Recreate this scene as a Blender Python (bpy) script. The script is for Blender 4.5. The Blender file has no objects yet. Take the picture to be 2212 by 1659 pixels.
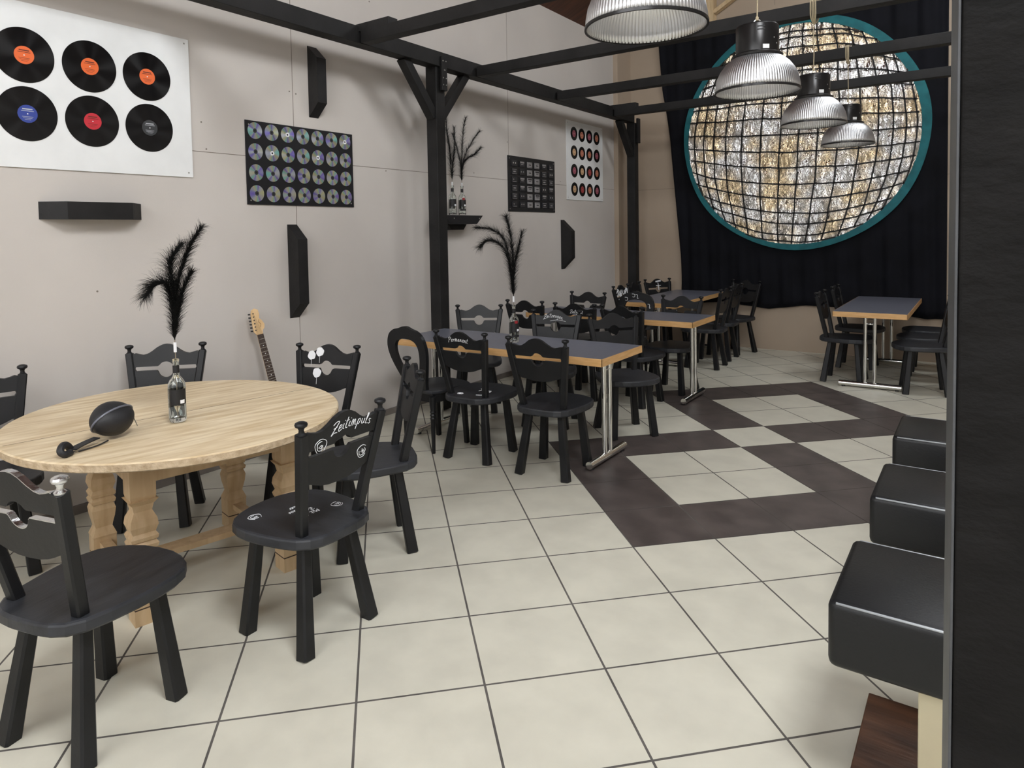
import bpy, bmesh, math, random
from mathutils import Vector, Matrix, noise
PI = math.pi
rnd = random.Random(7)
COL = bpy.context.scene.collection
SC = bpy.context.scene

# ------------------------------------------------------------------ camera
cam_d = bpy.data.cameras.new('camera'); cam = bpy.data.objects.new('camera', cam_d); COL.objects.link(cam)
R = ((0.8203468, 0.5716092, -0.0171458), (0.0128669, -0.0484240, -0.9987440), (-0.5717215, 0.8190959, -0.0470793))
M = Matrix(((R[0][0], -R[1][0], -R[2][0]), (R[0][1], -R[1][1], -R[2][1]), (R[0][2], -R[1][2], -R[2][2])))
cam.matrix_world = Matrix.Translation((4.3683, 0.0, 1.6178)) @ M.to_4x4()
cam_d.sensor_fit = 'HORIZONTAL'; cam_d.sensor_width = 36.0
cam_d.lens = 36.0 * 1477.33 / 2212
cam_d.shift_x = 10.24 / 2212; cam_d.shift_y = -258.35 / 2212
cam_d.clip_start = 0.05
SC.camera = cam

# ------------------------------------------------------------------ world, exposure
SC.view_settings.view_transform = 'Standard'
SC.view_settings.look = 'None'
SC.view_settings.gamma = 1.0
SC.view_settings.use_curve_mapping = False
SC.view_settings.exposure = 0.0
w = bpy.data.worlds.new('daylight'); SC.world = w; w.use_nodes = True
w.node_tree.nodes['Background'].inputs[0].default_value = (0.75, 0.85, 1.0, 1)
w.node_tree.nodes['Background'].inputs[1].default_value = 0.6
# daylight through window panes: (strength) front windows, added gable fill, roof lights near / middle / far / left slope
WIN_FRONT = 1.2; FILL_GABLE = 8.5; ROOF_A = 34.0; ROOF_B = 7.0; ROOF_C = 15.0; ROOF_D = 2.0

# ------------------------------------------------------------------ materials
def nodes(name):
    m = bpy.data.materials.new(name); m.use_nodes = True
    return m, m.node_tree, m.node_tree.nodes['Principled BSDF']
def mat(name, col, rough=0.5, metal=0.0, var=0.0, vscale=8.0, bump=0.0, bscale=60.0, col2=None, stretch=(1, 1, 1), spec=0.5, detail=4.0):
    m, t, b = nodes(name)
    b.inputs['Base Color'].default_value = (*col, 1); b.inputs['Roughness'].default_value = rough
    b.inputs['Metallic'].default_value = metal; b.inputs['Specular IOR Level'].default_value = spec
    N, L = t.nodes, t.links
    tc = N.new('ShaderNodeTexCoord'); mp = N.new('ShaderNodeMapping'); mp.inputs['Scale'].default_value = stretch
    L.new(tc.outputs['Object'], mp.inputs['Vector'])
    if var or col2:
        n = N.new('ShaderNodeTexNoise'); n.inputs['Scale'].default_value = vscale; n.inputs['Detail'].default_value = detail
        L.new(mp.outputs[0], n.inputs['Vector'])
        r = N.new('ShaderNodeValToRGB'); r.color_ramp.elements[0].position = 0.35; r.color_ramp.elements[1].position = 0.65
        c2 = col2 if col2 else tuple(min(1, c * (1 + var)) for c in col)
        c1 = col if col2 else tuple(c * (1 - var) for c in col)
        r.color_ramp.elements[0].color = (*c1, 1); r.color_ramp.elements[1].color = (*c2, 1)
        L.new(n.outputs['Fac'], r.inputs[0]); L.new(r.outputs[0], b.inputs['Base Color'])
    if bump:
        n2 = N.new('ShaderNodeTexNoise'); n2.inputs['Scale'].default_value = bscale; n2.inputs['Detail'].default_value = 6
        L.new(mp.outputs[0], n2.inputs['Vector'])
        bp = N.new('ShaderNodeBump'); bp.inputs['Strength'].default_value = bump; bp.inputs['Distance'].default_value = 0.01
        L.new(n2.outputs['Fac'], bp.inputs['Height']); L.new(bp.outputs[0], b.inputs['Normal'])
    return m
def emis(name, col, s):
    m, t, b = nodes(name)
    b.inputs['Base Color'].default_value = (0.8, 0.8, 0.8, 1)
    b.inputs['Emission Color'].default_value = (*col, 1); b.inputs['Emission Strength'].default_value = s
    return m
def wood(name, c1, c2, scale=3.0, stretch=(1, 14, 14), rough=0.55, bump=0.15):
    return mat(name, c1, rough, col2=c2, vscale=scale, stretch=stretch, bump=bump, bscale=scale * 2, detail=8)

MT = {}
MT['wall'] = mat('wall_paint', (0.575, 0.535, 0.498), 0.8, var=0.035, vscale=1.3, bump=0.05, bscale=180)
MT['wallb'] = mat('wall_paint_tan', (0.42, 0.335, 0.255), 0.8, var=0.04, vscale=1.3, bump=0.05, bscale=180)
MT['seam'] = mat('wall_seam', (0.22, 0.19, 0.16), 0.9)
MT['ceil'] = wood('ceiling_boards', (0.055, 0.018, 0.008), (0.11, 0.035, 0.015), 2.0, (1, 10, 1))
MT['tile'] = mat('beige_tile', (0.62, 0.595, 0.50), 0.38, var=0.055, vscale=5.0, bump=0.03, bscale=40, detail=9)
MT['tiled'] = mat('dark_tile', (0.082, 0.066, 0.061), 0.42, var=0.22, vscale=6.0, bump=0.03, bscale=60, detail=9)
MT['grout'] = mat('grout', (0.105, 0.095, 0.085), 0.85, var=0.25, vscale=5)
MT['skirt'] = mat('skirting_tile', (0.20, 0.175, 0.155), 0.5, var=0.1)
MT['black'] = mat('black_timber', (0.0105, 0.0098, 0.0098), 0.6, var=0.35, vscale=4, bump=0.25, bscale=30, stretch=(1, 1, 1), spec=0.35)
MT['pillar'] = mat('rough_black_timber', (0.0075, 0.007, 0.0067), 0.7, var=0.3, vscale=9, bump=0.5, bscale=22, stretch=(1, 1, 1.6), spec=0.14)
MT['chair'] = mat('black_chair_paint', (0.0085, 0.0088, 0.0100), 0.42, var=0.25, vscale=7, bump=0.06, bscale=45, spec=0.36)
MT['seatm'] = mat('worn_black_seat_paint', (0.014, 0.015, 0.018), 0.47, col2=(0.030, 0.032, 0.038), vscale=5, stretch=(3, 0.7, 3), bump=0.08, bscale=30, detail=8)
MT['silver'] = mat('silver_paint', (0.75, 0.76, 0.78), 0.22, 1.0, bump=0.2, bscale=60)
MT['white'] = mat('white_marker', (0.85, 0.86, 0.88), 0.6)
MT['oak'] = wood('pale_oak_top', (0.56, 0.42, 0.245), (0.76, 0.635, 0.44), 3.4, (8, 1, 8), 0.5, 0.12)
MT['oakrim'] = mat('sawn_oak_rim', (0.42, 0.31, 0.19), 0.8, col2=(0.60, 0.47, 0.32), vscale=30, bump=0.7, bscale=60)
MT['pine'] = wood('waxed_pine', (0.50, 0.345, 0.19), (0.62, 0.45, 0.27), 3.0, (8, 8, 1), 0.5)
MT['crack'] = mat('dark_joint', (0.05, 0.03, 0.02), 0.9)
MT['litside'] = mat('painted_lit_side', (0.060, 0.063, 0.068), 0.5, var=0.2, vscale=12)  # lighter grey stands in for light falling on the post's left side
MT['lam'] = mat('blue_grey_laminate', (0.135, 0.142, 0.178), 0.36, var=0.06, vscale=30)
MT['beech'] = wood('beech_edge', (0.62, 0.35, 0.13), (0.74, 0.45, 0.20), 4, (2, 2, 20), 0.4, 0.02)
MT['chrome'] = mat('chrome', (0.80, 0.80, 0.78), 0.12, 1.0)
MT['dsteel'] = mat('dark_steel', (0.05, 0.05, 0.05), 0.4, 0.6)
MT['curtain'] = mat('black_cloth', (0.0045, 0.0048, 0.0075), 0.85, var=0.3, vscale=3, bump=0.1, bscale=200, spec=0.2)
MT['teal'] = mat('teal_ribbon', (0.005, 0.13, 0.15), 0.7, var=0.15, vscale=10)
MT['tape'] = mat('black_tape', (0.006, 0.006, 0.006), 0.6)
MT['alu'] = mat('ribbed_aluminium', (0.74, 0.75, 0.77), 0.38, 1.0)
MT['lampb'] = mat('black_lamp_metal', (0.018, 0.017, 0.017), 0.28, 0.4)
MT['rope'] = mat('sisal_rope', (0.50, 0.42, 0.28), 0.9, bump=0.5, bscale=150)
MT['leather'] = mat('black_leather', (0.0055, 0.006, 0.007), 0.42, spec=0.4, bump=0.08, bscale=120)
MT['seamw'] = mat('grey_piping', (0.36, 0.38, 0.40), 0.3)
MT['cream'] = mat('cream_paint', (0.58, 0.52, 0.36), 0.6, var=0.04)
MT['dbrown'] = wood('dark_brown_board', (0.055, 0.022, 0.010), (0.13, 0.055, 0.026), 4, (1, 6, 6), 0.35)
MT['board'] = mat('white_board', (0.80, 0.81, 0.81), 0.5, var=0.02)
MT['bboard'] = mat('black_board', (0.012, 0.012, 0.014), 0.45, spec=0.3)
MT['hair'] = mat('black_plume', (0.006, 0.006, 0.006), 0.8, spec=0.2)
MT['stem'] = mat('grass_stem', (0.22, 0.18, 0.13), 0.7)
MT['fabric'] = mat('black_neoprene', (0.012, 0.012, 0.014), 0.55, bump=0.1, bscale=200)
MT['maple'] = wood('maple_headstock', (0.62, 0.40, 0.19), (0.72, 0.50, 0.27), 6, (6, 6, 1), 0.3)
MT['rosew'] = mat('rosewood', (0.045, 0.025, 0.018), 0.4)
MT['guitar'] = mat('guitar_body_lacquer', (0.02, 0.02, 0.022), 0.15)
MT['screw'] = mat('screw_head', (0.35, 0.34, 0.32), 0.4, 0.6)
MT['palewood'] = wood('pale_spruce', (0.56, 0.40, 0.22), (0.68, 0.52, 0.32), 4, (8, 8, 1))
MT['blabel'] = mat('black_paper_label', (0.010, 0.010, 0.011), 0.5)
MT['red'] = mat('red_sticker', (0.30, 0.015, 0.02), 0.5)
for n, c in dict(lab_orange=(0.78, 0.14, 0.03), lab_blue=(0.035, 0.06, 0.30), lab_red=(0.55, 0.025, 0.04), lab_dark=(0.035, 0.037, 0.04),
                 lab_salmon=(0.55, 0.20, 0.12), lab_crimson=(0.36, 0.05, 0.05), lab_cream=(0.62, 0.40, 0.22), lab_rose=(0.38, 0.10, 0.14),
                 cas_clear=(0.30, 0.29, 0.29), cas_dark=(0.014, 0.014, 0.018), cas_mark=(0.55, 0.54, 0.50), txt_dark=(0.12, 0.02, 0.01), grey_hub=(0.5, 0.52, 0.55)).items():
    MT[n] = mat(n, c, 0.45)
def glass():
    m, t, b = nodes('clear_glass')
    b.inputs['Transmission Weight'].default_value = 1.0; b.inputs['Roughness'].default_value = 0.0; b.inputs['IOR'].default_value = 1.45
    b.inputs['Base Color'].default_value = (0.93, 0.97, 0.95, 1)
    return m
MT['glass'] = glass()
def radial(name, col, rough, metal, hue=False, aniso=0.85, mid=None):
    m, t, b = nodes(name); N, L = t.nodes, t.links
    b.inputs['Base Color'].default_value = (*col, 1); b.inputs['Roughness'].default_value = rough; b.inputs['Metallic'].default_value = metal
    b.inputs['Anisotropic'].default_value = aniso
    tg = N.new('ShaderNodeTangent'); tg.direction_type = 'RADIAL'; tg.axis = 'Z'; L.new(tg.outputs[0], b.inputs['Tangent'])
    if hue:   # diffraction: hue follows the angle between view direction and the track's radius
        geo = N.new('ShaderNodeNewGeometry'); tc = N.new('ShaderNodeTexCoord')
        sep = N.new('ShaderNodeVectorMath'); sep.operation = 'NORMALIZE'; L.new(tc.outputs['Object'], sep.inputs[0])
        vt = N.new('ShaderNodeVectorTransform'); vt.vector_type = 'VECTOR'; vt.convert_from = 'OBJECT'; vt.convert_to = 'WORLD'; L.new(sep.outputs[0], vt.inputs[0])
        d = N.new('ShaderNodeVectorMath'); d.operation = 'DOT_PRODUCT'; L.new(vt.outputs[0], d.inputs[0]); L.new(geo.outputs['Incoming'], d.inputs[1])
        oi = N.new('ShaderNodeObjectInfo')
        mm = N.new('ShaderNodeMath'); mm.operation = 'MULTIPLY_ADD'; L.new(d.outputs['Value'], mm.inputs[0]); mm.inputs[1].default_value = 1.3; L.new(oi.outputs['Random'], mm.inputs[2])
        fr = N.new('ShaderNodeMath'); fr.operation = 'FRACT'; L.new(mm.outputs[0], fr.inputs[0])
        rp = N.new('ShaderNodeValToRGB'); cr = rp.color_ramp
        cols = [(0.0, (0.85, 0.90, 0.96)), (0.2, (0.72, 0.80, 0.97)), (0.38, (0.36, 0.30, 1.0)), (0.50, (0.75, 0.85, 0.92)), (0.62, (0.40, 0.95, 0.90)), (0.75, (0.80, 0.88, 0.84)), (0.86, (0.90, 0.95, 0.60)), (1.0, (0.85, 0.90, 0.96))]
        cr.elements[0].color = (*cols[0][1], 1); cr.elements[1].color = (*cols[-1][1], 1)
        for p, c in cols[1:-1]:
            e = cr.elements.new(p); e.color = (*c, 1)
        L.new(fr.outputs[0], rp.inputs[0]); L.new(rp.outputs[0], b.inputs['Base Color'])
    return m
MT['vinyl'] = radial('vinyl', (0.004, 0.004, 0.0045), 0.16, 0.0, aniso=0.93)
MT['vinyl'].node_tree.nodes['Principled BSDF'].inputs['Specular IOR Level'].default_value = 0.6
MT['cd'] = radial('disc_foil', (0.6, 0.62, 0.65), 0.30, 1.0, hue=True, aniso=0.55)
def foil():
    m, t, b = nodes('crinkled_foil'); N, L = t.nodes, t.links
    b.inputs['Metallic'].default_value = 1.0; b.inputs['Roughness'].default_value = 0.10
    tc = N.new('ShaderNodeTexCoord')
    n = N.new('ShaderNodeTexNoise'); n.inputs['Scale'].default_value = 2.3; n.inputs['Detail'].default_value = 4; L.new(tc.outputs['Object'], n.inputs['Vector'])
    r = N.new('ShaderNodeValToRGB'); r.color_ramp.elements[0].position = 0.42; r.color_ramp.elements[0].color = (0.97, 0.97, 0.97, 1)
    r.color_ramp.elements[1].position = 0.6; r.color_ramp.elements[1].color = (1.0, 0.82, 0.55, 1)
    L.new(n.outputs['Fac'], r.inputs[0]); L.new(r.outputs[0], b.inputs['Base Color'])
    mp = N.new('ShaderNodeMapping'); mp.inputs['Scale'].default_value = (2.0, 2.0, 0.8); L.new(tc.outputs['Object'], mp.inputs[0])
    n2 = N.new('ShaderNodeTexNoise'); n2.inputs['Scale'].default_value = 9; n2.inputs['Detail'].default_value = 4; n2.inputs['Roughness'].default_value = 0.62
    n2.inputs['Distortion'].default_value = 1.2; L.new(mp.outputs[0], n2.inputs['Vector'])
    bp = N.new('ShaderNodeBump'); bp.inputs['Strength'].default_value = 1.0; bp.inputs['Distance'].default_value = 0.03
    L.new(n2.outputs['Fac'], bp.inputs['Height'])
    w_ = N.new('ShaderNodeVectorMath'); w_.operation = 'MULTIPLY_ADD'; L.new(n2.outputs['Color'], w_.inputs[0]); w_.inputs[1].default_value = (.12, .12, .12); L.new(mp.outputs[0], w_.inputs[2])
    vo = N.new('ShaderNodeTexVoronoi'); vo.inputs['Scale'].default_value = 13; L.new(w_.outputs[0], vo.inputs['Vector'])
    sb = N.new('ShaderNodeVectorMath'); sb.operation = 'MULTIPLY_ADD'; L.new(vo.outputs['Color'], sb.inputs[0]); sb.inputs[1].default_value = (.42, 0, .42); sb.inputs[2].default_value = (-.21, 0, -.21)
    ad = N.new('ShaderNodeVectorMath'); ad.operation = 'ADD'; L.new(bp.outputs[0], ad.inputs[0]); L.new(sb.outputs[0], ad.inputs[1])
    nm = N.new('ShaderNodeVectorMath'); nm.operation = 'NORMALIZE'; L.new(ad.outputs[0], nm.inputs[0]); L.new(nm.outputs[0], b.inputs['Normal'])
    return m
MT['foil'] = foil()

# ------------------------------------------------------------------ mesh helpers
class MB:
    def __init__(s): s.v = []; s.f = []; s.m = []; s.sm = []; s.cur = 0
    def add(s, vs, fs, smooth=False):
        o = len(s.v); s.v += [tuple(v) for v in vs]
        for f in fs: s.f.append([i + o for i in f]); s.m.append(s.cur); s.sm.append(smooth)
        return s
    def box(s, c, d, mtx=None, bev=0.0):
        hx, hy, hz = d[0] / 2, d[1] / 2, d[2] / 2
        if bev:
            b = min(bev, hx, hy, hz)
            bm = bmesh.new(); bmesh.ops.create_cube(bm, size=1)
            bmesh.ops.scale(bm, vec=d, verts=bm.verts)
            bmesh.ops.bevel(bm, geom=bm.edges[:], offset=b, segments=3, affect='EDGES', profile=0.5)
            vs = [v.co.copy() for v in bm.verts]; bm.verts.index_update(); fs = [[v.index for v in f.verts] for f in bm.faces]; bm.free()
            sm = b > 0.008
        else:
            vs = [Vector((x * hx, y * hy, z * hz)) for x in (-1, 1) for y in (-1, 1) for z in (-1, 1)]
            fs = [(0, 1, 3, 2), (4, 6, 7, 5), (0, 4, 5, 1), (2, 3, 7, 6), (0, 2, 6, 4), (1, 5, 7, 3)]; sm = False
        if mtx: vs = [mtx @ v for v in vs]
        c = Vector(c); return s.add([v + c for v in vs], fs, sm)
    def loft(s, rings, closed=True, caps=True, smooth=False):
        n = len(rings[0]); vs = [p for r in rings for p in r]; fs = []
        for k in range(len(rings) - 1):
            for i in range(n if closed else n - 1):
                j = (i + 1) % n; fs.append((k * n + i, k * n + j, (k + 1) * n + j, (k + 1) * n + i))
        s.add(vs, fs, smooth)
        if caps and closed:
            s.add(rings[0], [list(range(n))[::-1]]); s.add(rings[-1], [list(range(n))])
        return s
    def bar(s, a, b, w, h=None, up=(0, 0, 1), ch=0.0, w2=None, h2=None):
        a, b = Vector(a), Vector(b); h = h or w; w2 = w2 or w; h2 = h2 or (h if w2 == w else w2)
        t = (b - a).normalized(); u = Vector(up)
        if abs(t.dot(u)) > 0.95: u = Vector((0, 1, 0)) if abs(t.y) < 0.9 else Vector((1, 0, 0))
        x = t.cross(u).normalized(); y = x.cross(t).normalized()
        def ring(c, w, h):
            w /= 2; h /= 2
            if ch:
                k = ch; P = [(-w + k, -h), (w - k, -h), (w, -h + k), (w, h - k), (w - k, h), (-w + k, h), (-w, h - k), (-w, -h + k)]
            else: P = [(-w, -h), (w, -h), (w, h), (-w, h)]
            return [c + x * p + y * q for p, q in P]
        return s.loft([ring(a, w, h), ring(b, w2, h2)])
    def tube(s, pts, r, n=10, caps=True, radii=None):
        pts = [Vector(p) for p in pts]; rings = []; ref = None
        for i, p in enumerate(pts):
            t = (pts[min(i + 1, len(pts) - 1)] - pts[max(i - 1, 0)]).normalized()
            if ref is None: ref = t.orthogonal().normalized()
            ref = (ref - t * ref.dot(t)).normalized(); q = t.cross(ref); rr = radii[i] if radii else r
            rings.append([p + (ref * math.cos(a) + q * math.sin(a)) * rr for a in [2 * PI * k / n for k in range(n)]])
        return s.loft(rings, True, caps, True)
    def lathe(s, prof, n=24, c=(0, 0, 0), mtx=None, smooth=True, rib=None, caps=True):
        c = Vector(c); rings = []
        for r, z in prof:
            rg = []
            for k in range(n):
                a = 2 * PI * k / n; rr = r * (1 + rib[1] * math.cos(rib[0] * a)) if rib else r
                v = Vector((rr * math.cos(a), rr * math.sin(a), z)); rg.append((mtx @ v if mtx else v) + c)
            rings.append(rg)
        return s.loft(rings, True, caps, smooth)
    def slab(s, outline, z0, z1, bev=0.0, smooth=False):   # polygon in xy pulled up from z0 to z1, rounded rim
        cx = sum(p[0] for p in outline) / len(outline); cy = sum(p[1] for p in outline) / len(outline)
        def ring(z, k): 
            out = []
            for p in outline:
                d = math.hypot(p[0] - cx, p[1] - cy) or 1; f = (d - k) / d
                out.append(Vector((cx + (p[0] - cx) * f, cy + (p[1] - cy) * f, z)))
            return out
        if bev: rings = [ring(z0, bev), ring(z0 + bev, 0), ring(z1 - bev, 0), ring(z1 - bev * 0.35, bev * 0.3), ring(z1, bev)]
        else: rings = [ring(z0, 0), ring(z1, 0)]
        return s.loft(rings, True, True, smooth)
    def build(s, name, mats, parent=None, loc=None, sharp=0.6):
        me = bpy.data.meshes.new(name); me.from_pydata(s.v, [], s.f)
        for m in (mats if isinstance(mats, (list, tuple)) else [mats]): me.materials.append(m)
        for p, mi, sm in zip(me.polygons, s.m, s.sm): p.material_index = mi; p.use_smooth = sm
        bm = bmesh.new(); bm.from_mesh(me); bmesh.ops.remove_doubles(bm, verts=bm.verts, dist=1e-5)
        bmesh.ops.recalc_face_normals(bm, faces=bm.faces)
        for e in bm.edges:
            if len(e.link_faces) == 2 and e.calc_face_angle(0) > sharp: e.smooth = False
        bm.to_mesh(me); bm.free()
        o = bpy.data.objects.new(name, me); COL.objects.link(o)
        if loc: o.location = loc
        if parent: o.parent = parent
        return o
def tag(o, label=None, cat=None, group=None, kind=None):
    if label: o['label'] = label
    if cat: o['category'] = cat
    if group: o['group'] = group
    if kind: o['kind'] = kind
    return o
def thing(name, label, cat, loc=(0, 0, 0), rz=0.0, group=None):
    o = bpy.data.objects.new(name, None); COL.objects.link(o); o.empty_display_size = 0.1
    o.location = loc; o.rotation_euler = (0, 0, rz); return tag(o, label, cat, group)
def struct(o): o['kind'] = 'structure'; return o
KIDS = {}
def kids(o):
    return [c for c in bpy.data.objects if c.parent == o]
def dup(root, loc, rz, label, sz=1.0):
    r = root.copy(); COL.objects.link(r); r.location = loc; r.rotation_euler = (0, 0, rz); r.scale = (1, 1, sz); r['label'] = label
    for ch in kids(root):
        c = ch.copy(); COL.objects.link(c); c.parent = r
        for g in kids(ch):
            d = g.copy(); COL.objects.link(d); d.parent = c
    return r
def cat_rom(P, n=8):
    P = [Vector(p) for p in P]; out = []
    for i in range(len(P) - 1):
        a = P[max(i - 1, 0)]; b = P[i]; c = P[i + 1]; d = P[min(i + 2, len(P) - 1)]
        for k in range(n):
            t = k / n
            out.append(0.5 * ((2 * b) + (c - a) * t + (2 * a - 5 * b + 4 * c - d) * t * t + (3 * b - a - 3 * c + d) * t ** 3))
    out.append(P[-1]); return out
def interp(tab, x):
    for (a, b), (c, d) in zip(tab, tab[1:]):
        if x <= c: return b + (d - b) * (x - a) / (c - a)
    return tab[-1][1]

# ------------------------------------------------------------------ hand lettering (stroke alphabet, x right, y up, height 1)
GL = {
 'Z': (0.75, [[(0.05, 0.85), (0.35, 1.0), (0.7, 0.9), (0.45, 0.5), (0.1, 0.0), (0.35, 0.1), (0.75, 0.0)], [(0.2, 0.5), (0.6, 0.52)]]),
 'P': (0.7, [[(0.15, 0.0), (0.25, 0.95)], [(0.0, 0.8), (0.3, 1.0), (0.62, 0.85), (0.5, 0.55), (0.22, 0.5)]]),
 'M': (0.9, [[(0.05, 0.0), (0.2, 0.95), (0.42, 0.3), (0.7, 0.95), (0.82, 0.0)]]),
 'e': (0.42, [[(0.05, 0.25), (0.32, 0.32), (0.3, 0.5), (0.12, 0.48), (0.05, 0.2), (0.15, 0.0), (0.42, 0.1)]]),
 'i': (0.24, [[(0.08, 0.5), (0.06, 0.1), (0.22, 0.05)], [(0.13, 0.72), (0.15, 0.76)]]),
 't': (0.34, [[(0.15, 0.95), (0.08, 0.1), (0.3, 0.03)], [(0.0, 0.6), (0.32, 0.66)]]),
 'm': (0.66, [[(0.04, 0.0), (0.08, 0.5), (0.2, 0.5), (0.26, 0.0), (0.32, 0.45), (0.44, 0.5), (0.5, 0.05), (0.64, 0.05)]]),
 'n': (0.46, [[(0.04, 0.0), (0.08, 0.5), (0.1, 0.3), (0.25, 0.5), (0.3, 0.05), (0.44, 0.05)]]),
 'p': (0.46, [[(0.1, 0.5), (0.0, -0.4)], [(0.08, 0.35), (0.25, 0.52), (0.36, 0.3), (0.22, 0.02), (0.06, 0.1)]]),
 'u': (0.46, [[(0.06, 0.5), (0.08, 0.1), (0.22, 0.02), (0.34, 0.2), (0.36, 0.5), (0.36, 0.1), (0.46, 0.05)]]),
 'l': (0.28, [[(0.1, 0.3), (0.24, 0.95), (0.12, 0.9), (0.08, 0.08), (0.25, 0.05)]]),
 's': (0.36, [[(0.3, 0.46), (0.14, 0.48), (0.12, 0.32), (0.28, 0.2), (0.2, 0.02), (0.02, 0.06)]]),
 'z': (0.4, [[(0.04, 0.46), (0.32, 0.48), (0.06, 0.03), (0.38, 0.05)]]),
 'g': (0.44, [[(0.32, 0.46), (0.1, 0.48), (0.06, 0.15), (0.3, 0.12), (0.34, 0.46), (0.28, -0.35), (0.05, -0.3)]]),
 'r': (0.32, [[(0.05, 0.0), (0.08, 0.5), (0.12, 0.3), (0.3, 0.48)]]),
 'a': (0.46, [[(0.32, 0.45), (0.12, 0.46), (0.04, 0.15), (0.2, 0.02), (0.33, 0.4), (0.34, 0.08), (0.45, 0.05)]]),
 'o': (0.4, [[(0.2, 0.5), (0.04, 0.28), (0.16, 0.02), (0.34, 0.2), (0.24, 0.48), (0.18, 0.5)]]),
 'd': (0.46, [[(0.3, 0.4), (0.12, 0.46), (0.04, 0.15), (0.2, 0.02), (0.34, 0.4), (0.38, 0.95), (0.34, 0.08), (0.45, 0.05)]]),
 'w': (0.6, [[(0.04, 0.5), (0.12, 0.03), (0.28, 0.42), (0.4, 0.03), (0.54, 0.5)]]),
 'k': (0.42, [[(0.08, 0.95), (0.05, 0.0)], [(0.32, 0.5), (0.08, 0.25), (0.36, 0.0)]]),
 'T': (0.7, [[(0.0, 0.9), (0.7, 0.95)], [(0.38, 0.92), (0.3, 0.0)]]),
 'b': (0.42, [[(0.1, 0.95), (0.05, 0.05)], [(0.06, 0.3), (0.22, 0.5), (0.34, 0.25), (0.2, 0.02), (0.06, 0.08)]]),
 ' ': (0.35, []),
}
def strokes(txt, h, slant=0.25):
    out = []; x = 0
    for c in txt:
        wd, ss = GL.get(c, GL['o'])
        for st in ss: out.append([(x + (p[0] + slant * p[1]) * h, p[1] * h) for p in st])
        x += (wd + 0.06) * h
    return out, x
def lay_strokes(sts, fn, r):      # fn maps (x, y) to a 3D point and the surface normal
    m = MB()
    for st in sts:
        pts = cat_rom([fn(*p)[0] for p in st], 4); m.tube(pts, r, 5)
    return m
def rose(cx, cy, s):
    out = []
    for k, rr in enumerate((1.0, 0.66, 0.33)):
        a0 = k * 2.1 + cx * 7
        out.append([(cx + s * rr * (1 + 0.12 * math.sin(3 * a + k)) * math.cos(a), cy + s * rr * math.sin(a)) for a in [a0 + 0.45 * j for j in range(12 - 2 * k)]])
    out.append([(cx - s * .2, cy - s * .1), (cx + s * .15, cy + s * .12), (cx + s * .2, cy - s * .2)])
    return out

# ------------------------------------------------------------------ the room
YB = 9.41; XR = 7.6; YF = -3.0; ZE = 4.31; XM = 3.8; ZR = 6.0
m = MB(); m.box((-0.1, (YF + YB) / 2, (ZE - .02) / 2), (0.2, YB - YF + 0.4, ZE + .02))
m.cur = 1
for y in (3.42, 6.32): m.box((0.0, y, ZE / 2), (0.0024, 0.0045, ZE - .1))
m.box((0.0, (YF + YB) / 2, 2.200), (0.0024, YB - YF - .1, 0.0045))
for y, z in ((3.39, 2.72), (3.45, 2.71), (5.68, 2.24), (3.98, 2.26), (2.69, 2.22), (1.95, 1.305), (4.4, 2.18), (3.46, 1.98), (7.45, 2.24), (6.3, 3.35), (6.3, 2.62), (4.25, 3.62), (2.66, 2.40)):
    m.lathe([(0.006, 0), (0.006, 0.002)], 8, (0, y, z), Matrix.Rotation(PI / 2, 3, 'Y'))
struct(m.build('wall_left', [MT['wall'], MT['seam']]))
m = MB(); o = [(-.2, -.1), (XR + .2, -.1), (XR + .2, ZE), (XM, ZR + .1), (-.2, ZE - .0)]
m.loft([[Vector((x, YB, z)) for x, z in o], [Vector((x, YB + .2, z)) for x, z in o]])
m.cur = 1; m.box((1.25 + .0, YB, 3.9), (0.0045, 0.0024, 1.3)); m.box((2.4, YB, 2.2), (4.8, 0.0024, 0.0045)); m.box((2.1, YB, 4.9), (0.005, 0.0024, .8))
struct(m.build('wall_back', [MT['wallb'], MT['seam']]))
m = MB(); m.loft([[Vector((x, YF - .2, z)) for x, z in o], [Vector((x, YF, z)) for x, z in o]]); struct(m.build('wall_front', MT['wall']))
m = MB(); m.box((XR + .1, (YF + YB) / 2, ZE / 2), (0.2, YB - YF + .4, ZE)); struct(m.build('wall_right', MT['wall']))
m = MB()
for x0, x1, z0, z1 in ((-.2, XM, ZE - .09, ZR), (XM, XR + .2, ZR, ZE - .09)):
    m.loft([[Vector((x0, y, z0)), Vector((x1, y, z1)), Vector((x1, y, z1 + .1)), Vector((x0, y, z0 + .1))] for y in (YF - .2, YB + .2)])
# board joints across the slope
struct(m.build('ceiling', MT['ceil']))
m = MB(); m.box((0.035, YB - .22, 2.155), (0.07, 0.44, 4.31), bev=0.002); struct(m.build('trim_1', MT['wallb']))
m = MB(); m.box((0.006, (YF + YB) / 2 - .2, 0.0275), (0.012, YB - YF - .46, 0.055), bev=0.002); struct(m.build('baseboard_left', MT['skirt']))

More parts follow.
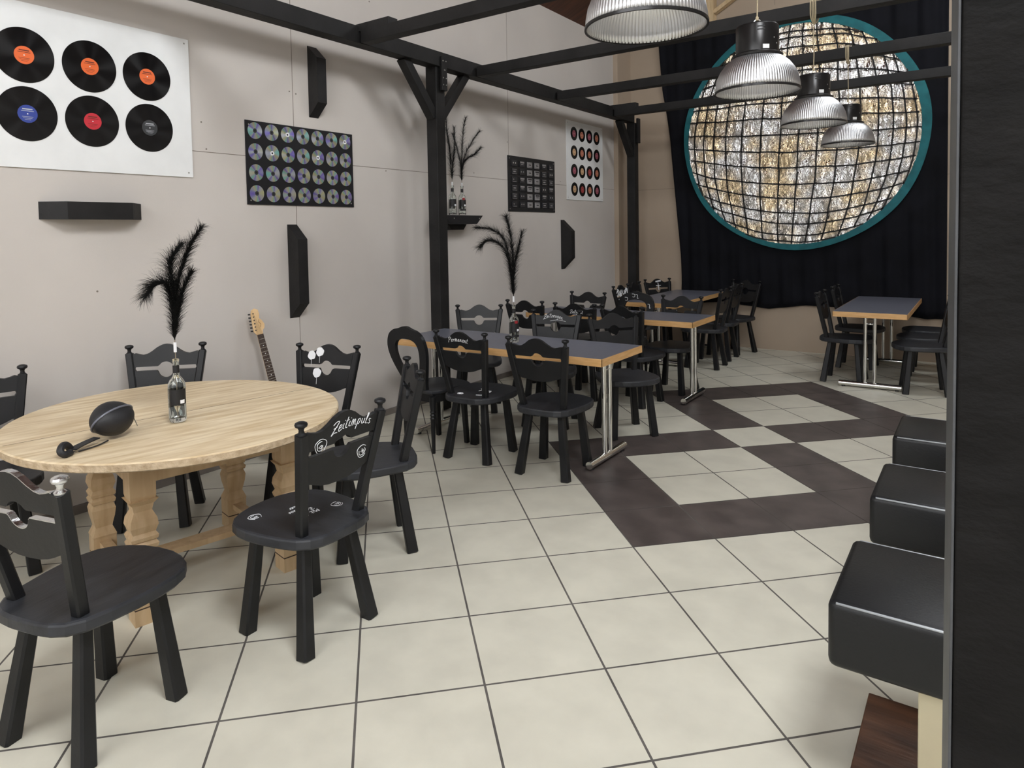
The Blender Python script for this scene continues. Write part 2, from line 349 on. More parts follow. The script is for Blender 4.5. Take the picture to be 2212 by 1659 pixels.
# floor: tiles laid diagonally to the walls
TS = 0.45; T0 = Vector((2.6072, 0.9308)); TI = Vector((0.7046, 0.7096)); TJ = Vector((-0.7096, 0.7046))
bm = bmesh.new(); g = 0.0042
def tq(i, j, mi):
    vs = []
    for a, b in ((g, g), (TS - g, g), (TS - g, TS - g), (g, TS - g)):
        p = T0 + TI * (i * TS + a) + TJ * (j * TS + b); vs.append(bm.verts.new((p.x, p.y, 0.0)))
    f = bm.faces.new(vs); f.material_index = mi
def dark(i, j):
    if (i, j) == (7, 6): return False
    for a, b in ((4, 3), (7, 6)):
        if a <= i < a + 4 and b <= j < b + 4 and not (a < i < a + 3 and b < j < b + 3): return True
    return False
for i in range(-16, 30):
    for j in range(-18, 26):
        c = T0 + TI * ((i + .5) * TS) + TJ * ((j + .5) * TS)
        if -.5 < c.x < XR + .5 and YF - .5 < c.y < YB + .5: tq(i, j, 1 if dark(i, j) else 0)
for co, no in (((0, 0, 0), (-1, 0, 0)), ((XR, 0, 0), (1, 0, 0)), ((0, YB, 0), (0, 1, 0)), ((0, YF, 0), (0, -1, 0))):
    bmesh.ops.bisect_plane(bm, geom=bm.verts[:] + bm.edges[:] + bm.faces[:], plane_co=co, plane_no=no, clear_outer=True)
vs = [bm.verts.new(p) for p in ((0, YF, -.0015), (XR, YF, -.0015), (XR, YB, -.0015), (0, YB, -.0015))]; f = bm.faces.new(vs); f.material_index = 2
vs = [bm.verts.new(p) for p in ((-.2, YF - .2, -.1), (XR + .2, YF - .2, -.1), (XR + .2, YB + .2, -.1), (-.2, YB + .2, -.1))]; f = bm.faces.new(vs); f.material_index = 2
bmesh.ops.recalc_face_normals(bm, faces=bm.faces)
for f in bm.faces:
    if f.normal.z < 0: f.normal_flip()
me = bpy.data.meshes.new('floor'); bm.to_mesh(me); bm.free()
for k in ('tile', 'tiled', 'grout'): me.materials.append(MT[k])
fo = bpy.data.objects.new('floor', me); COL.objects.link(fo); struct(fo)

# daylight openings and added gable glow: panes with frames (behind and above the camera)
def pane_mat(n, k, c=(0.94, 0.97, 1.0)): return emis(n, c, k)
PANE_F = pane_mat('front_window_daylight', WIN_FRONT); PANE_G = pane_mat('gable_fill_glow', FILL_GABLE)
PANE_A = pane_mat('rooflight_near', ROOF_A); PANE_B = pane_mat('rooflight_middle', ROOF_B); PANE_C = pane_mat('rooflight_far', ROOF_C); PANE_D = pane_mat('rooflight_left', ROOF_D)
wn = 0
def window(c, sx, sz, mtx, pane):
    global wn; wn += 1
    f = MB()
    for dx, dz, a, b in ((0, sz / 2, sx + .1, .06), (0, -sz / 2, sx + .1, .06), (sx / 2, 0, .06, sz), (-sx / 2, 0, .06, sz), (0, 0, .05, sz)):
        f.box(Vector(c) + mtx @ Vector((dx, 0.02, dz)), (a, .07, b), mtx)
    fr = struct(f.build('window_%d' % wn, MT['palewood']))
    p = MB(); p.box(Vector(c) + mtx @ Vector((0, .02, 0)), (sx, .01, sz), mtx); p.build('pane', pane, fr)
I3 = Matrix.Identity(3)
for x in (1.3, 3.3, 5.6): window((x, YF, 1.6), 1.5, 2.2, I3, PANE_F)
def slope(x, y, sx, sy, pane):
    s = math.atan2(ZR - ZE + .09, XM + .2) * (1 if x < XM else -1)
    zz = ZE - .09 + (ZR - ZE + .09) * ((x + .2) if x < XM else (XR + .2 - x)) / (XM + .2)
    mt = Matrix.Rotation(-s, 3, 'Y') @ Matrix.Rotation(-PI / 2, 3, 'X')
    window((x, y, zz - .0), sx, sy, mt, pane)
for x in (2.3, 5.7): window((x, YF, 3.75), 3.1, 1.4, I3, PANE_G)  # unseen gable panes, added to give the foil bright reflections
slope(5.3, 0.5, 1.4, 1.6, PANE_A)
slope(5.0, 4.0, 1.4, 1.6, PANE_B)
slope(4.7, 7.0, 1.2, 1.6, PANE_C)
slope(2.5, -0.4, 1.2, 1.8, PANE_D)

# pale spruce post fixed high on the back wall
t = thing('roof_post', 'pale spruce roof post high on the back wall above the black curtain', 'post', (1.28, 9.33, 4.27))
m = MB(); m.bar((0, 0, 0), (0, 0, .62), .13, .14); m.build('post', MT['palewood'], t)
m = MB(); m.bar((.06, -.0, .26), (.42, 0, .46), .09, .05); m.build('strut', MT['palewood'], t)

# ------------------------------------------------------------------ pergola
pg = thing('pergola', 'black painted timber pergola frame with knee braces along the left wall', 'pergola', (0.3, 4.745, 0))
def pgpart(name, m): return m.build(name, MT['black'], pg, loc=(-0.3, -4.745, 0))
m = MB(); m.box((.32, 3.0, 3.165), (.12, 12.0 - .3, .13), bev=.004); pgpart('main_beam', m)
for k, y in enumerate((2.34, 3.81, 5.28, 6.77, 8.22)):
    m = MB(); m.box((3.45, y, 3.145), (6.1 + .0, .10, .095), bev=.004); pgpart('cross_beam', m)
    if k in (1, 4):
        m = MB(); m.box((.52, y, 3.215), (.36, .10, .06), bev=.004); pgpart('packing_block', m)
for y in (4.745, 8.95):
    m = MB(); m.box((.30, y, 1.56), (.12, .12, 3.10), bev=.004); pgpart('post', m)
for ya, yb in ((4.33, 4.70), (5.17, 4.79), (8.52, 8.90)):
    m = MB(); m.bar((.30, ya, 3.11), (.30, yb, 2.66), .075, .085, up=(1, 0, 0)); pgpart('knee_brace', m)
m = MB(); m.box((.385, 4.76, 3.04), (.03, .075, .30), bev=.003); st = pgpart('strap', m)
for z in (3.15, 3.07, 3.0, 2.94):
    for dy in (-.02, .02): 
        s_ = MB(); s_.lathe([(.006, 0), (.006, .004)], 8, (.40, 4.76 + dy * (1 if z != 3.07 else .2), z), Matrix.Rotation(PI / 2, 3, 'Y')); s_.build('bolt', MT['screw'], st)
m = MB(); m.box((.385, 8.96, 3.0), (.03, .075, .34), bev=.003); pgpart('strap', m)

# rough black post close to the camera, right edge
m = MB(); rot = Matrix.Rotation(math.radians(3.8), 3, 'Z')
m.box((0, 0, 1.65), (.15, .15, 3.3), rot, bev=.003)
tag(m.build('timber_post', MT['pillar'], None, (4.4200, .79, 0)), 'rough black painted timber post filling the right edge in front of the stools', 'post')
m = MB(); m.box((-.0765, 0, 1.65), (.0025, .149, 3.29), bev=.001); es = m.build('lit_side_strip', MT['litside'], bpy.data.objects['timber_post']); es.rotation_euler = (0, 0, math.radians(3.8)); es['label'] = 'post side coloured lighter as if lit'  # thin strip added, its colour imitates light on the post's left face

# ------------------------------------------------------------------ curtain and foil ball picture
cur_l = [(0.55, .84), (0.9, .85), (1.2, .84), (2.0, .77), (2.9, .69), (3.56, .58), (4.40, .52)]
hem = [(0.5, .60), (.85, .598), (1.04, .575), (1.43, .612), (2.04, .545), (2.5, .612), (3.24, .60), (3.82, .512), (4.1, .525)]
m = MB(); NX, NZ = 150, 40; vs = []
for k in range(NZ + 1):
    for i in range(NX + 1):
        u = i / NX; vv = k / NZ; z = .58 + (4.36 - .58) * vv; xl = interp(cur_l, z); xr = 4.02 - .015 * vv
        x = xl + (xr - xl) * u; z0 = interp(hem, x); z = z0 + (4.36 - z0) * vv
        fold = .012 * math.sin(x * 21 + 1.3 * math.sin(z * .8)) + .006 * math.sin(x * 47 + z)
        d = math.hypot(x - 2.37, z - 2.79); k2 = min(1, max(0, (d - 1.45) / .3))
        vs.append((x, 9.372 + fold * k2 * (1.0 if x < 3.3 else 1.5), z))
fs = [(k * (NX + 1) + i, k * (NX + 1) + i + 1, (k + 1) * (NX + 1) + i + 1, (k + 1) * (NX + 1) + i) for k in range(NZ) for i in range(NX)]
m.add(vs, fs, True); co = m.build('curtain', MT['curtain'])
sd = co.modifiers.new('cloth', 'SOLIDIFY'); sd.thickness = .004
tag(co, 'black cloth backdrop hanging over most of the back wall behind the foil ball', 'curtain')
CX, CZ, RF = 2.365, 2.795, 1.40
fb = thing('foil_ball_picture', 'round crinkled foil mirror ball picture with black grid and teal rim on the curtain', 'wall art', (CX, 9.352, CZ))
m = MB(); NR, NA = 60, 180; vs = []
for a in range(NR + 1):
    for b in range(NA):
        rr = RF * a / NR; an = 2 * PI * b / NA; x, z = rr * math.cos(an), rr * math.sin(an)
        h = .010 * noise.noise(Vector((x * 7, z * 4, 1))) + .004 * noise.noise(Vector((x * 22, z * 13, 5)))
        vs.append((x, -.012 + h, z))
fs = [(a * NA + b, a * NA + (b + 1) % NA, (a + 1) * NA + (b + 1) % NA, (a + 1) * NA + b) for a in range(NR) for b in range(NA)]
m.add(vs, fs, True); fo_ = m.build('foil', MT['foil'], fb)
m = MB(); rings = []
for b in range(120):
    an = 2 * PI * b / 120; wdt = .075 + .02 * math.cos(an - .5) + .006 * math.sin(7 * an); ra, rb = RF - .005, RF + wdt
    c, s = math.cos(an), math.sin(an)
    rings.append([Vector((ra * c, -.028, ra * s)), Vector((rb * c, -.028, rb * s)), Vector((rb * c, -.022, rb * s)), Vector((ra * c, -.022, ra * s))])
m.loft(rings + [rings[0]], True, False); m.build('ribbon_rim', MT['teal'], fb)
m = MB()
def ribbon(P, w):
    rg = []
    for i, p in enumerate(P):
        t = (P[min(i + 1, len(P) - 1)] - P[max(i - 1, 0)]).normalized(); n = Vector((-t.z, 0, t.x))
        rg.append([p - n * w / 2, p + n * w / 2, p + n * w / 2 + Vector((0, -.004, 0)), p - n * w / 2 + Vector((0, -.004, 0))])
    m.loft(rg)
rl = math.radians(-3)
def grid_pt(la, lo):
    u, v = math.sin(lo), math.sin(la)
    x = u * math.sqrt(1 - .50 * v * v); z = v * math.sqrt(1 - .42 * u * u) - .03 * (1 - u * u)
    x, z = x * math.cos(rl) - z * math.sin(rl), x * math.sin(rl) + z * math.cos(rl)
    w_ = .016 * noise.noise(Vector((x * 4, z * 4, 3))) + .006 * noise.noise(Vector((x * 13, z * 13, 7)))
    return Vector((RF * 1.03 * x + w_, -.026, RF * 1.03 * z + w_))
def dashes(gen):
    seg = []
    for p in gen:
        if math.hypot(p.x, p.z) < RF - .002: seg.append(p)
        else:
            if len(seg) > 2: ribbon(seg, .017)
            seg = []
    if len(seg) > 2: ribbon(seg, .017)
for k in range(-7, 8):
    dashes([grid_pt(math.radians(la), math.radians(k * 9.6 + 2 + .8 * math.sin(k * 5))) for la in range(-90, 91, 3)])
for k in range(-8, 9):
    dashes([grid_pt(math.radians(k * 8.6 + 2 + .7 * math.sin(k * 3)), math.radians(lo)) for lo in range(-90, 91, 3)])
m.build('grid_tape', MT['tape'], fb)

# ------------------------------------------------------------------ wall panels with records, discs, cassettes
RY = Matrix(((0, 0, 1), (1, 0, 0), (0, 1, 0)))     # local x -> world y, local y -> world z, local z -> world x
def panel(name, label, cat, y0, y1, z0, z1, mt, th=.008):
    c = (0.0015, (y0 + y1) / 2, (z0 + z1) / 2); t = thing(name, label, cat, c)
    m = MB(); m.box((th / 2, 0, 0), (th, y1 - y0, z1 - z0), bev=.001); m.build('board', mt, t); 
    s = MB()
    for a in (-1, 1):
        for b in (-1, 1): s.lathe([(.006, 0), (.004, .002)], 8, (th, a * ((y1 - y0) / 2 - .03), b * ((z1 - z0) / 2 - .03)), Matrix.Rotation(PI / 2, 3, 'Y'))
    s.build('screws', MT['screw'], t)
    return t, c
def disc_mesh(r, ri, th=.0015, n=64):
    m = MB(); m.lathe([(ri, 0), (r, 0), (r, th), (ri, th), (ri, 0)], n, caps=False); return m
def place(o, parent, x, y, z): 
    o.parent = parent; o.matrix_local = Matrix.Translation((x, y, z)) @ RY.to_4x4(); return o
t, c = panel('record_board', 'white board with six vinyl records, coloured centre labels, on the left wall', 'wall art', 1.34, 2.583, 2.02, 2.93, MT['board'])
vm = disc_mesh(.15, .049, .002, 96).build('vinyl_record', MT['vinyl']); first = True
labs = [('orange', 'orange', 'orange'), ('blue', 'red', 'dark')]
def label_disc(parent_rec, r, mt, lines):
    m = MB(); m.lathe([(0.003, 0.0), (r, 0.0), (r, .0022), (.003, .0022)], 40, caps=True); m.cur = 1
    for (x, y, w_, h_) in lines: m.box((x, y, .0024), (w_, h_, .0006))
    m.cur = 2; m.lathe([(.0035, .0022), (.0035, .003)], 12)
    o = m.build('record_label', [mt, MT['txt_dark'] if mt is not MT['lab_dark'] and mt is not MT['lab_blue'] else MT['grey_hub'], MT['white']]); o.parent = parent_rec; return o
for r_ in range(2):
    for k in range(3):
        v = vm if first else vm.copy()
        if not first: COL.objects.link(v)
        first = False
        place(v, t, .0085, (1.6217, 1.9602, 2.2991)[k] + (.003 * r_) - c[1], (2.639, 2.318)[r_] - c[2])
        col = labs[r_][k]; v['label'] = 'vinyl record with %s centre label' % ('black' if col == 'dark' else col)
        label_disc(v, .049, MT['lab_' + col], [(0, .026, .05, .006), (0, .016, .062, .003), (0, -.016, .055, .002), (0, -.024, .045, .002), (0, -.032, .03, .002)])
t, c = panel('disc_board', 'black board with four rows of shiny compact discs on the left wall', 'wall art', 2.99, 4.005, 1.85, 2.457, MT['bboard'])
dm = disc_mesh(.06, .0165, .0012, 48).build('compact_disc', MT['cd'])
m = MB(); m.lathe([(.0075, 0), (.0168, 0), (.0168, .0013), (.0075, .0013), (.0075, 0)], 24, caps=False); hub = m.build('hub', MT['lab_dark'], dm)
m = MB(); m.lathe([(.0075, 0), (.0168, 0), (.0168, .0013), (.0075, .0013), (.0075, 0)], 24, caps=False); hub2 = m.build('hub', MT['white'])
first = True
for r_ in range(4):
    for k in range(7):
        if first: v = dm
        else:
            v = dm.copy(); COL.objects.link(v)
            h = (hub2 if (r_, k) in ((0, 2), (1, 1), (1, 4), (0, 6)) else hub).copy(); COL.objects.link(h); h.parent = v
        first = False
        place(v, t, .0085, 3.069 + .1422 * k - c[1], 2.386 - .1515 * r_ - c[2])
bpy.data.objects.remove(hub2)
t, c = panel('cassette_board', 'black board with six rows of music cassettes, clear ones in the middle', 'wall art', 6.29, 7.30, 1.85, 2.475, MT['bboard'])
def cassette(body, mark, style):
    m = MB(); m.box((0, 0, .005), (.100, .066, .010), bev=.003)
    m.cur = 1
    if style == 0:
        for sx in (-1, 1): m.lathe([(.009, .010), (.009, .0108)], 12, (sx * .021, .004, 0))
    elif style == 1: m.box((0, .018, .0102), (.08, .018, .0008)); m.box((0, -.004, .0102), (.05, .008, .0008))
    elif style == 2: m.box((0, -.02, .0102), (.07, .006, .0008)); m.lathe([(.008, .010), (.008, .0108)], 12, (-.02, .004, 0))
    else: m.box((0, .0, .0102), (.05, .012, .0008)); m.box((.0, .024, .0102), (.084, .004, .0008)); m.box((0, -.024, .0102), (.084, .004, .0008))
    return m.build('cassette', [MT[body], MT[mark]])
cs = {('d', k): cassette('cas_dark', 'cas_clear', k) for k in range(4)}; cs.update({('c', k): cassette('cas_clear', 'cas_dark' if k % 2 else 'cas_mark', k) for k in range(4)}); cs[('w', 0)] = cassette('cas_dark', 'cas_mark', 0)
rr_ = random.Random(3); used = set()
for r_ in range(6):
    for k in range(6):
        key = ('c', rr_.choice((1, 3, 3))) if k in (2, 3) else ('w', 0) if (r_, k) in ((0, 0), (3, 4), (1, 5)) else ('d', rr_.randrange(4))
        o = cs[key]
        if key in used: o = o.copy(); COL.objects.link(o)
        used.add(key); place(o, t, .0085, 6.405 + .1585 * k - c[1], 2.392 - .0925 * r_ - c[2])
        if key[0] == 'c': o['label'] = 'clear cassette'
for k, o in cs.items():
    if k not in used: bpy.data.objects.remove(o)
t, c = panel('single_board', 'white board with sixteen small records in four rows beside the corner', 'wall art', 7.60, 8.60, 2.02, 3.03, MT['board'])
scol = ['rose', 'salmon', 'rose', 'salmon', 'cream', 'salmon', 'salmon', 'rose', 'rose', 'cream', 'crimson', 'salmon', 'cream', 'crimson', 'salmon', 'rose']
sm_ = disc_mesh(.0875, .045, .002, 48).build('small_record', MT['vinyl']); first = True
for r_ in range(4):
    for k in range(4):
        v = sm_ if first else sm_.copy()
        if not first: COL.objects.link(v)
        first = False
        place(v, t, .0085, 7.795 + .2085 * k - c[1], 2.872 - .2375 * r_ - c[2])
        label_disc(v, .045, MT['lab_' + scol[r_ * 4 + k]], [(0, .022, .04, .004), (0, -.02, .05, .003)])

# ------------------------------------------------------------------ bevelled black timber blocks on the wall
def block(loc, L, w_, d, horiz, label, mir=False):
    m = MB(); e = d * .95
    P = [(0, -L / 2), (0, L / 2), (d, L / 2 - e), (d, -L / 2 + e)]
    if horiz: rings = [[Vector((p, q, s * w_ / 2)) for p, q in P] for s in (-1, 1)]
    else: rings = [[Vector((p, s * w_ / 2, q)) for p, q in P] for s in (-1, 1)]
    m.loft(rings); o = m.build('timber_block', MT['black'], None, loc)
    s = MB()
    for a in (-1, 1):
        q = a * (L / 2 - .04)
        c = (d * .6, q, -.0) if horiz else (d * .6, 0, q)
    return tag(o, label, 'wall block')
block((0.001, 1.945, 1.785), .572, .10, .11, True, 'black wooden block with slanted ends, mounted level under the record board')
block((0.001, 3.615, 2.825), .555, .09, .11, False, 'black wooden block with slanted ends, upright high beside the beam brace, above the disc board')
block((0.001, 3.375, 1.345), .72, .09, .12, False, 'black wooden block with slanted ends, upright below the disc board')
block((0.001, 7.49, 1.45), .62, .09, .15, False, 'black wooden block with slanted ends, upright below the cassette board')

# ------------------------------------------------------------------ shelf, bottles, plumes
sh = thing('bottle_shelf', 'small dark slant-sided wall shelf carrying two bottles behind the pergola post', 'shelf', (0, 5.27, 1.79))
m = MB(); P = [(-.30, 0), (.30, 0), (.20, -.085), (-.20, -.085)]
m.loft([[Vector((x, p, q)) for p, q in P] for x in (.001, .19)]); m.build('shelf', MT['bboard'], sh)
m = MB(); m.loft([[Vector((x, p * .6, q - .0)) for p, q in ((-.24, -.086), (.24, -.086), (.16, -.14), (-.16, -.14))] for x in (.001, .10)]); m.build('bracket', MT['black'], sh)
m = MB()
for y in (-.16, .24): m.lathe([(.006, 0), (.006, .002)], 8, (.190, y, -.03), Matrix.Rotation(PI / 2, 3, 'Y'))
m.build('screws', MT['screw'], sh)
def bottle(loc, label, rz=0, red=False, group=None):
    t = thing('glass_bottle', label, 'bottle', loc, rz)
    prof = [(.0, .004), (.033, .004), (.0375, .012), (.0375, .165), (.036, .18), (.028, .197), (.0165, .212), (.0135, .225), (.0130, .275), (.0150, .278), (.0150, .290), (.0115, .291), (.0095, .288), (.0100, .228), (.0135, .210), (.025, .192), (.033, .178), (.0345, .162), (.0345, .022), (.02, .028), (0, .035)]
    m = MB(); m.lathe(prof, 32, caps=False); m.build('glass', MT['glass'], t)
    def wrap(a0, a1, z0, z1, r, mt, nm, ch=None):
        m = MB(); n = 14; r1 = []
        for k in range(n + 1):
            a = a0 + (a1 - a0) * k / n; r1.append([Vector((rr * math.cos(a), rr * math.sin(a), z)) for rr, z in ((r, z0), (r, z1), (r + .0005, z1), (r + .0005, z0))])
        m.loft(r1, True, True, False)
        return m.build(nm, mt, ch or t)
    a = -PI / 2 + .55
    wrap(a - .95, a + 1.15, .085, .155, .0377, MT['blabel'], 'label')
    wrap(a + .25, a + .8, .09, .106, .0384, MT['white'], 'barcode')
    wrap(a + 2.1, a + 4.6, .070, .155, .0377, MT['blabel'], 'label')
    if red: wrap(a - .2, a + .5, .15, .172, .0385, MT['red'], 'sticker')
    if red: wrap(a - .9, a + 1.1, .045, .062, .0377, MT['blabel'], 'label')
    m = MB(); m.lathe([(.0134, .228), (.0134, .262), (.0142, .262), (.0142, .228), (.0134, .228)], 20, caps=False); m.build('neck_band', MT['blabel'], t)
    return t
def plume(loc, base_z, spines, label, seed, tag_z, hl=.10, n=900):
    r = random.Random(seed)
    t = thing('pampas_plume', label, 'dried plume', loc)
    m = MB(); p0 = Vector(spines[0][0]); m.tube([(0, 0, .02), (0.002, 0, base_z * .6), p0], .0022, 6); m.build('stem', MT['stem'], t)
    m = MB(); m.box((0, 0, tag_z), (.012, .009, .045), bev=.001); m.build('paper_tag', MT['white'], t)
    m = MB()
    for sp in spines:
        P = cat_rom(sp, 10); m.tube(P, .0022, 5, radii=[.0026 * (1 - .8 * i / len(P)) for i in range(len(P))])
        nn = int(n * (len(P) / 31.0))
        for _ in range(nn):
            u = r.random() ** .85; i = min(int(u * (len(P) - 1)), len(P) - 2); p = P[i].lerp(P[i + 1], r.random())
            tn = (P[i + 1] - P[i]).normalized(); q = Vector((r.gauss(0, 1), r.gauss(0, 1), r.gauss(0, .6))); q = (q - tn * q.dot(tn)).normalized()
            L = hl * (.55 + .95 * r.random()) * (.55 + .6 * math.sin(min(1, u * 1.15) * PI * .8 + .35))
            pts = [p, p + (tn * .75 + q * .35) * L * .4, p + (tn * .75 + q * .55) * L * .75 , p + (tn * .72 + q * .68 + Vector((0, 0, -.16))) * L]
            wd = .0008; sd_ = tn.cross(q).normalized() * wd
            rg = [[a - sd_ * k, a + sd_ * k, a + q * wd * k] for a, k in zip(pts, (1, .8, .6, .15))]
            m.loft(rg, True, False)
    m.build('plume', MT['hair'], t, sharp=9)
    return t
b1 = bottle((1.33, 1.68, .7715), 'empty glass bottle with black label holding a black plume on the oak table', 0.6)
Vr = Vector((.82, .57, 0)); Vf = Vector((-.57, .82, 0))
def sp(*pts): return [Vr * a + Vf * b + Vector((0, 0, z)) for a, b, z in pts]
plume((1.33, 1.68, .7715), .40, [sp((0, 0, .38), (.006, 0, .50), (.014, .01, .62), (.034, .03, .72), (.068, .04, .81), (.112, .05, .885)),
      sp((0, 0, .38), (.0, .01, .50), (.006, .0, .60), (.006, -.03, .69), (.018, -.04, .75), (.05, -.02, .81)),
      sp((0, 0, .38), (-.004, .0, .50), (-.006, -.01, .58), (-.022, -.02, .635), (-.07, -.02, .635), (-.112, -.02, .590)),
      sp((0, 0, .40), (.01, .02, .5), (.03, .03, .6), (.06, .05, .68))],
      'black pampas plume standing in the bottle on the oak table', 5, .345, .075, 800)
b2 = bottle((1.40, 4.33, .7665), 'glass bottle with red sticker holding a black plume on the nearest blue-grey table', 0.4, True)
plume((1.40, 4.33, .7665), .40, [sp((0, 0, .36), (-.01, 0, .50), (-.03, .01, .66), (-.07, .02, .80), (-.15, .02, .87), (-.27, .02, .89)),
      sp((0, 0, .36), (.0, .01, .50), (.0, .0, .64), (-.01, -.03, .78), (-.03, -.04, .90), (-.045, -.02, .96)),
      sp((0, 0, .36), (.004, .0, .50), (.015, -.01, .62), (.04, -.02, .72), (.07, -.02, .84)),
      sp((0, 0, .36), (-.02, .02, .52), (-.04, .03, .66), (-.10, .05, .76), (-.19, .05, .79), (-.25, .04, .745))],
      'black pampas plume drooping left in the bottle on the nearest blue-grey table', 8, .335, .085, 600)
bottle((.12, 5.175, 1.7915), 'left glass bottle on the small wall shelf, partly behind the pergola post', 0.4)
bottle((.12, 5.325, 1.7915), 'right glass bottle with red sticker on the small wall shelf', 0.4, True)
plume((.12, 5.175, 1.7915), .38, [sp((0, 0, .34), (-.01, 0, .50), (-.02, .01, .66), (-.04, .02, .80), (-.05, .02, .93)), sp((0, 0, .36), (.01, .01, .50), (.03, .0, .66), (.03, .0, .84))],
      'black pampas plume in the left shelf bottle, half hidden by the post', 11, .30, .07, 600)
plume((.12, 5.325, 1.7915), .38, [sp((0, 0, .34), (.0, 0, .50), (.01, .01, .66), (.02, .02, .82), (.045, .02, .95)), sp((0, 0, .34), (.01, .01, .50), (.05, .0, .62), (.12, .0, .74), (.18, 0, .82)),
      sp((0, 0, .34), (-.01, .01, .50), (-.04, .0, .66), (-.08, .0, .80)), sp((0, 0, .34), (.01, .01, .48), (.06, .0, .56), (.13, .0, .60), (.19, 0, .66))],
      'black pampas plume fanning right in the right shelf bottle', 12, .30, .07, 450)

# ------------------------------------------------------------------ pendant lamps
def lamp(y, loops, label):
    t = thing('pendant_lamp', label, 'pendant lamp', (3.36, y, 2.345), 0, None)
    return t
def lamp_parts(t):
    m = MB(); prof = [(.215, 0), (.2135, .03), (.206, .07), (.189, .11), (.163, .145), (.135, .170), (.110, .184)]
    inn = [(r - .004, z) for r, z in prof[::-1]]
    m.lathe(prof + inn + [prof[0]], 384, rib=(96, .008), caps=False); m.build('reflector', MT['alu'], t, sharp=2.5)
    m = MB(); m.lathe([(.212, -.004), (.2195, -.004), (.2195, .006), (.212, .006), (.212, -.004)], 64, caps=False); m.build('rim', MT['lampb'], t)
    m = MB(); m.lathe([(.105, .178), (.128, .178), (.130, .188), (.116, .196), (.109, .200), (.109, .335), (.105, .343), (0, .343)], 48, caps=False); m.lathe([(.0, .20), (.108, .20)], 48, caps=False)
    h = m.build('housing', MT['lampb'], t)
    s = MB()
    for a0 in (-1.3, 1.9):
        for z in (.318, .302): s.bar((.1096 * math.cos(a0), .1096 * math.sin(a0), z), (.1096 * math.cos(a0 + .35), .1096 * math.sin(a0 + .35), z), .003, .006)
    s.build('vent_slot', MT['tape'], h)
    s = MB(); s.box((.107 * math.cos(-.9), .107 * math.sin(-.9), .214), (.034, .006, .022), Matrix.Rotation(-.9 + PI / 2, 3, 'Z')); s.build('sticker', MT['board'], h)
    s = MB()
    for a, z in ((-.45, .262), (-.25, .235)): s.lathe([(.004, 0), (.004, .003)], 8, (.108 * math.cos(a), .108 * math.sin(a), z), Matrix.Rotation(PI / 2, 3, 'Y'))
    s.build('screws', MT['screw'], h)
    m = MB(); m.tube([(.018 * math.cos(a), 0, .362 + .02 * math.sin(a)) for a in [2 * PI * k / 16 for k in range(17)]], .0035, 6, False); m.build('hook', MT['chrome'], t)
LY = [(2.34, 'nearest of four ribbed aluminium lamps, cut off by the top edge'), (3.81, 'second ribbed aluminium pendant lamp, black housing, in front of the foil ball'),
      (5.28, 'third ribbed aluminium pendant lamp on thin rope, between two others'), (6.77, 'farthest and smallest of the four ribbed aluminium pendant lamps')]
for i, (y, lb) in enumerate(LY):
    t = lamp(y, 0, lb)
    if i == 0: lamp_parts(t); first_lamp = t
    else:
        for ch in kids(first_lamp):
            if ch.name.startswith('rope'): continue
            c_ = ch.copy(); COL.objects.link(c_); c_.parent = t
            for g_ in kids(ch):
                d_ = g_.copy(); COL.objects.link(d_); d_.parent = c_
    t['group'] = 'pendant lamps'
for i, t in enumerate([o for o in bpy.data.objects if o.name.startswith('pendant_lamp')]):
    m = MB(); bz = 3.0955 - 2.345; tz = 3.1965 - 2.345
    m.tube([(0, 0, .385), (.002, 0, .5), (-.001, 0, .62), (0, 0, bz - .004)], .0038 if i < 2 else .003, 7)
    for k in range(4 if i == 2 else 3):
        dx = (k - 1) * .011
        m.tube(cat_rom([(dx * .3, 0, bz - .045), (dx, -.054, bz), (dx, -.056, tz), (dx, 0, tz + .004), (dx, .056, tz), (dx, .054, bz), (dx * .3, 0, bz - .045)], 4), .004, 6)
    m.lathe([(.0, .372), (.008, .376), (.009, .39), (.004, .40)], 10)
    m.build('rope', MT['rope'], t)

# ------------------------------------------------------------------ stools
def stool(loc):
    t = thing('cube_stool', 'x', 'stool', loc)
    m = MB(); m.box((0, 0, .495), (.46, .46, .19), bev=.022); c = m.build('seat_cushion', MT['leather'], t)
    for q in (-1, 1):
        m = MB(); m.tube([(-.208, q * .225, .584), (.21, q * .225, .584)], .0035, 8); m.build('piping', MT['seamw'], c)
    m = MB(); m.tube([(-.224, -.213, .42), (-.224, -.213, .572)], .003, 8); m.build('seam', MT['leather'], c)
    m = MB(); m.box((.08, 0, .215), (.20, .20, .37), bev=.004); m.build('column', MT['cream'], t)
    m = MB(); m.box((.03, .06, .015), (.44, .50, .03), bev=.004); m.build('base_plate', MT['dbrown'], t)
    return t
SX = 4.255
s0 = stool((SX, 2.235, 0)); s0['label'] = 'nearest black leather cube stool on a cream column and brown base'; s0['group'] = 'cube stools at the right'
dup(s0, (SX - .005, 3.115, 0), 0, 'middle black leather cube stool of the row at the right')
dup(s0, (SX - .015, 4.01, 0), 0, 'farthest black leather cube stool of the row, by the dark floor tiles')

